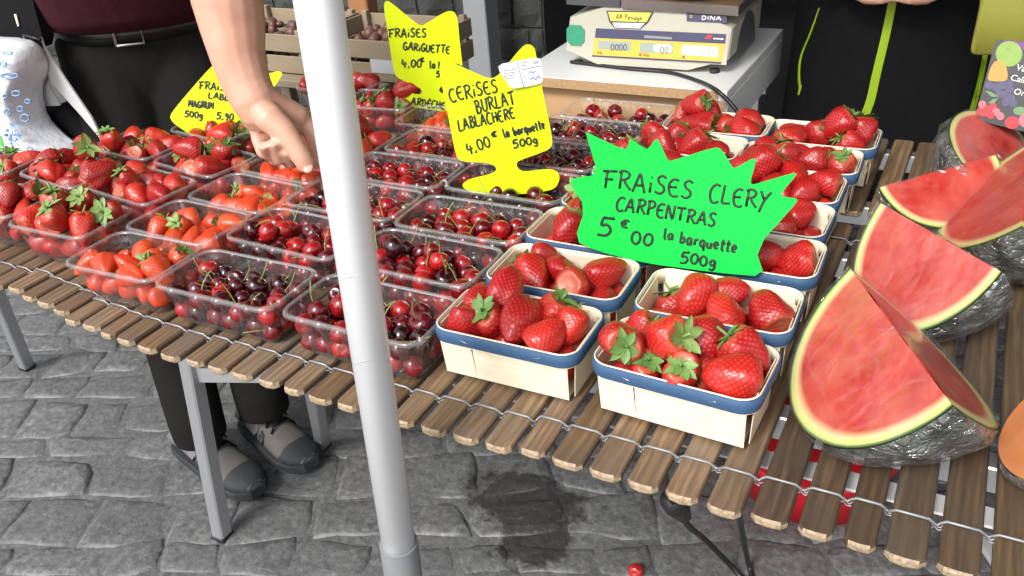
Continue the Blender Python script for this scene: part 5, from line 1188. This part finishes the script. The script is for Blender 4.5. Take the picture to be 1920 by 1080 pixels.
# ------------------------------------------------------------------ bags at the table end
def pillow(polys, y, th, mat, nm, parent, L, rnd=2, bulge=1.0):
    pts = chaikin([gy(u, v, y) for u, v in polys], rnd); cen = sum(pts, Vector())/len(pts); rings = []
    for t, k in ((-.5, .80), (-.44, .92), (-.28, .985), (0, 1.0), (.28, .985), (.44, .92), (.5, .8)): rings.append([(lambda w_: Vector((w_.x, w_.y, max(w_.z, TZ+.003+.004*(1-k)))))(cen+(p-cen)*k+Vector((0, t*th, 0)))-L for p in pts])
    return MB().loft(rings).build(nm, mat, parent)
wy_ = .45; P = gy(40, 330, wy_); wb = empty('carrier_bag', (P.x, wy_, TZ), 'white carrier bag printed with blue blossoms at the table end', 'bag'); wL = Vector(wb.location)
pillow([(-90, 75), (0, 72), (48, 82), (62, 130), (44, 172), (60, 235), (100, 275), (140, 305), (140, 345), (-20, 350), (-110, 345)], wy_, .10, 'bag_white', 'body', wb, wL, 1)
fy = wy_-.052; rb = random.Random(12)
def print_on(poly, mat, nm, off=0.0, rnd=1): 
    pts = chaikin([gy(u, v, fy-off) for u, v in poly], rnd); MB().prism([p-wL for p in pts], (0, .0006, 0)).build(nm, mat, wb)
for (u, v, ru, rv) in ((18, 142, 17, 5), (6, 120, 6, 4), (14, 210, 6, 6), (30, 175, 8, 5), (52, 190, 5, 4), (38, 204, 6, 5), (47, 221, 8, 7), (56, 280, 5, 4), (10, 180, 4, 4), (34, 300, 5, 3), (8, 305, 4, 3), (22, 318, 4, 3), (14, 100, 9, 3)): 
    m = MB(); m.tube([gy(u+ru*math.cos(a*.7), v+rv*math.sin(a*.7), fy-.001)-wL for a in range(10)], .0016, 5); m.build('blossom_print', 'bag_blue', wb)
for k in range(46):
    a = rb.uniform(0, 6.28); r = rb.uniform(0, 1)**.6; u, v = 24+16*r*math.cos(a), 250+24*r*math.sin(a); print_on(disc(u, v, rb.uniform(1.2, 2.8), rb.uniform(1.2, 2.8), 6), 'bag_blue', 'blossom_print', .0008*(k % 3), 0)
print_on([(-40, 240), (0, 250), (7, 275), (2, 295), (-40, 310)], 'bag_green', 'leaf_print', 0, 1)
sy_ = .545; P = gy(130, 290, sy_); kb = empty('shoulder_bag', (P.x, sy_, TZ), 'black fabric shoulder bag with open grey lining beside the dark trousers', 'bag'); kL2 = Vector(kb.location)
pillow([(42, 168), (52, 186), (84, 200), (112, 200), (130, 186), (152, 205), (195, 262), (188, 292), (150, 302), (112, 296), (84, 276), (58, 225)], sy_, .06, 'black_cloth', 'body', kb, kL2, 1)
def panel_px(poly, y, mat, nm, th=.004, parent=None): MB().prism([gy(u, v, y)-kL2 for u, v in poly], (0, th, 0)).build(nm, mat, kb)
panel_px([(55, 82), (80, 92), (88, 130), (92, 160), (112, 198), (84, 199), (56, 186), (43, 168), (58, 130), (56, 105)], sy_-.036, 'lining', 'lining')
panel_px([(76, 70), (84, 92), (108, 128), (140, 175), (172, 222), (194, 266), (186, 258), (150, 215), (118, 180), (94, 152), (86, 120)], sy_-.046, 'lining', 'strap')
panel_px([(-40, -40), (52, -40), (66, 20), (80, 72), (76, 90), (46, 84), (0, 66), (-40, 60)], sy_-.030, 'black_cloth', 'flap', .03)
panel_px([(26, 27), (30, 27), (35, 48), (33, 50)], sy_-.0345, 'veneer', 'zip_pull', .002)
MB().tube([gy(u, v, sy_-.048)-kL2 for u, v in ((45, 66), (76, 74), (80, 90), (50, 84), (45, 66))], .0035, 6).build('buckle', 'black_plastic', kb)
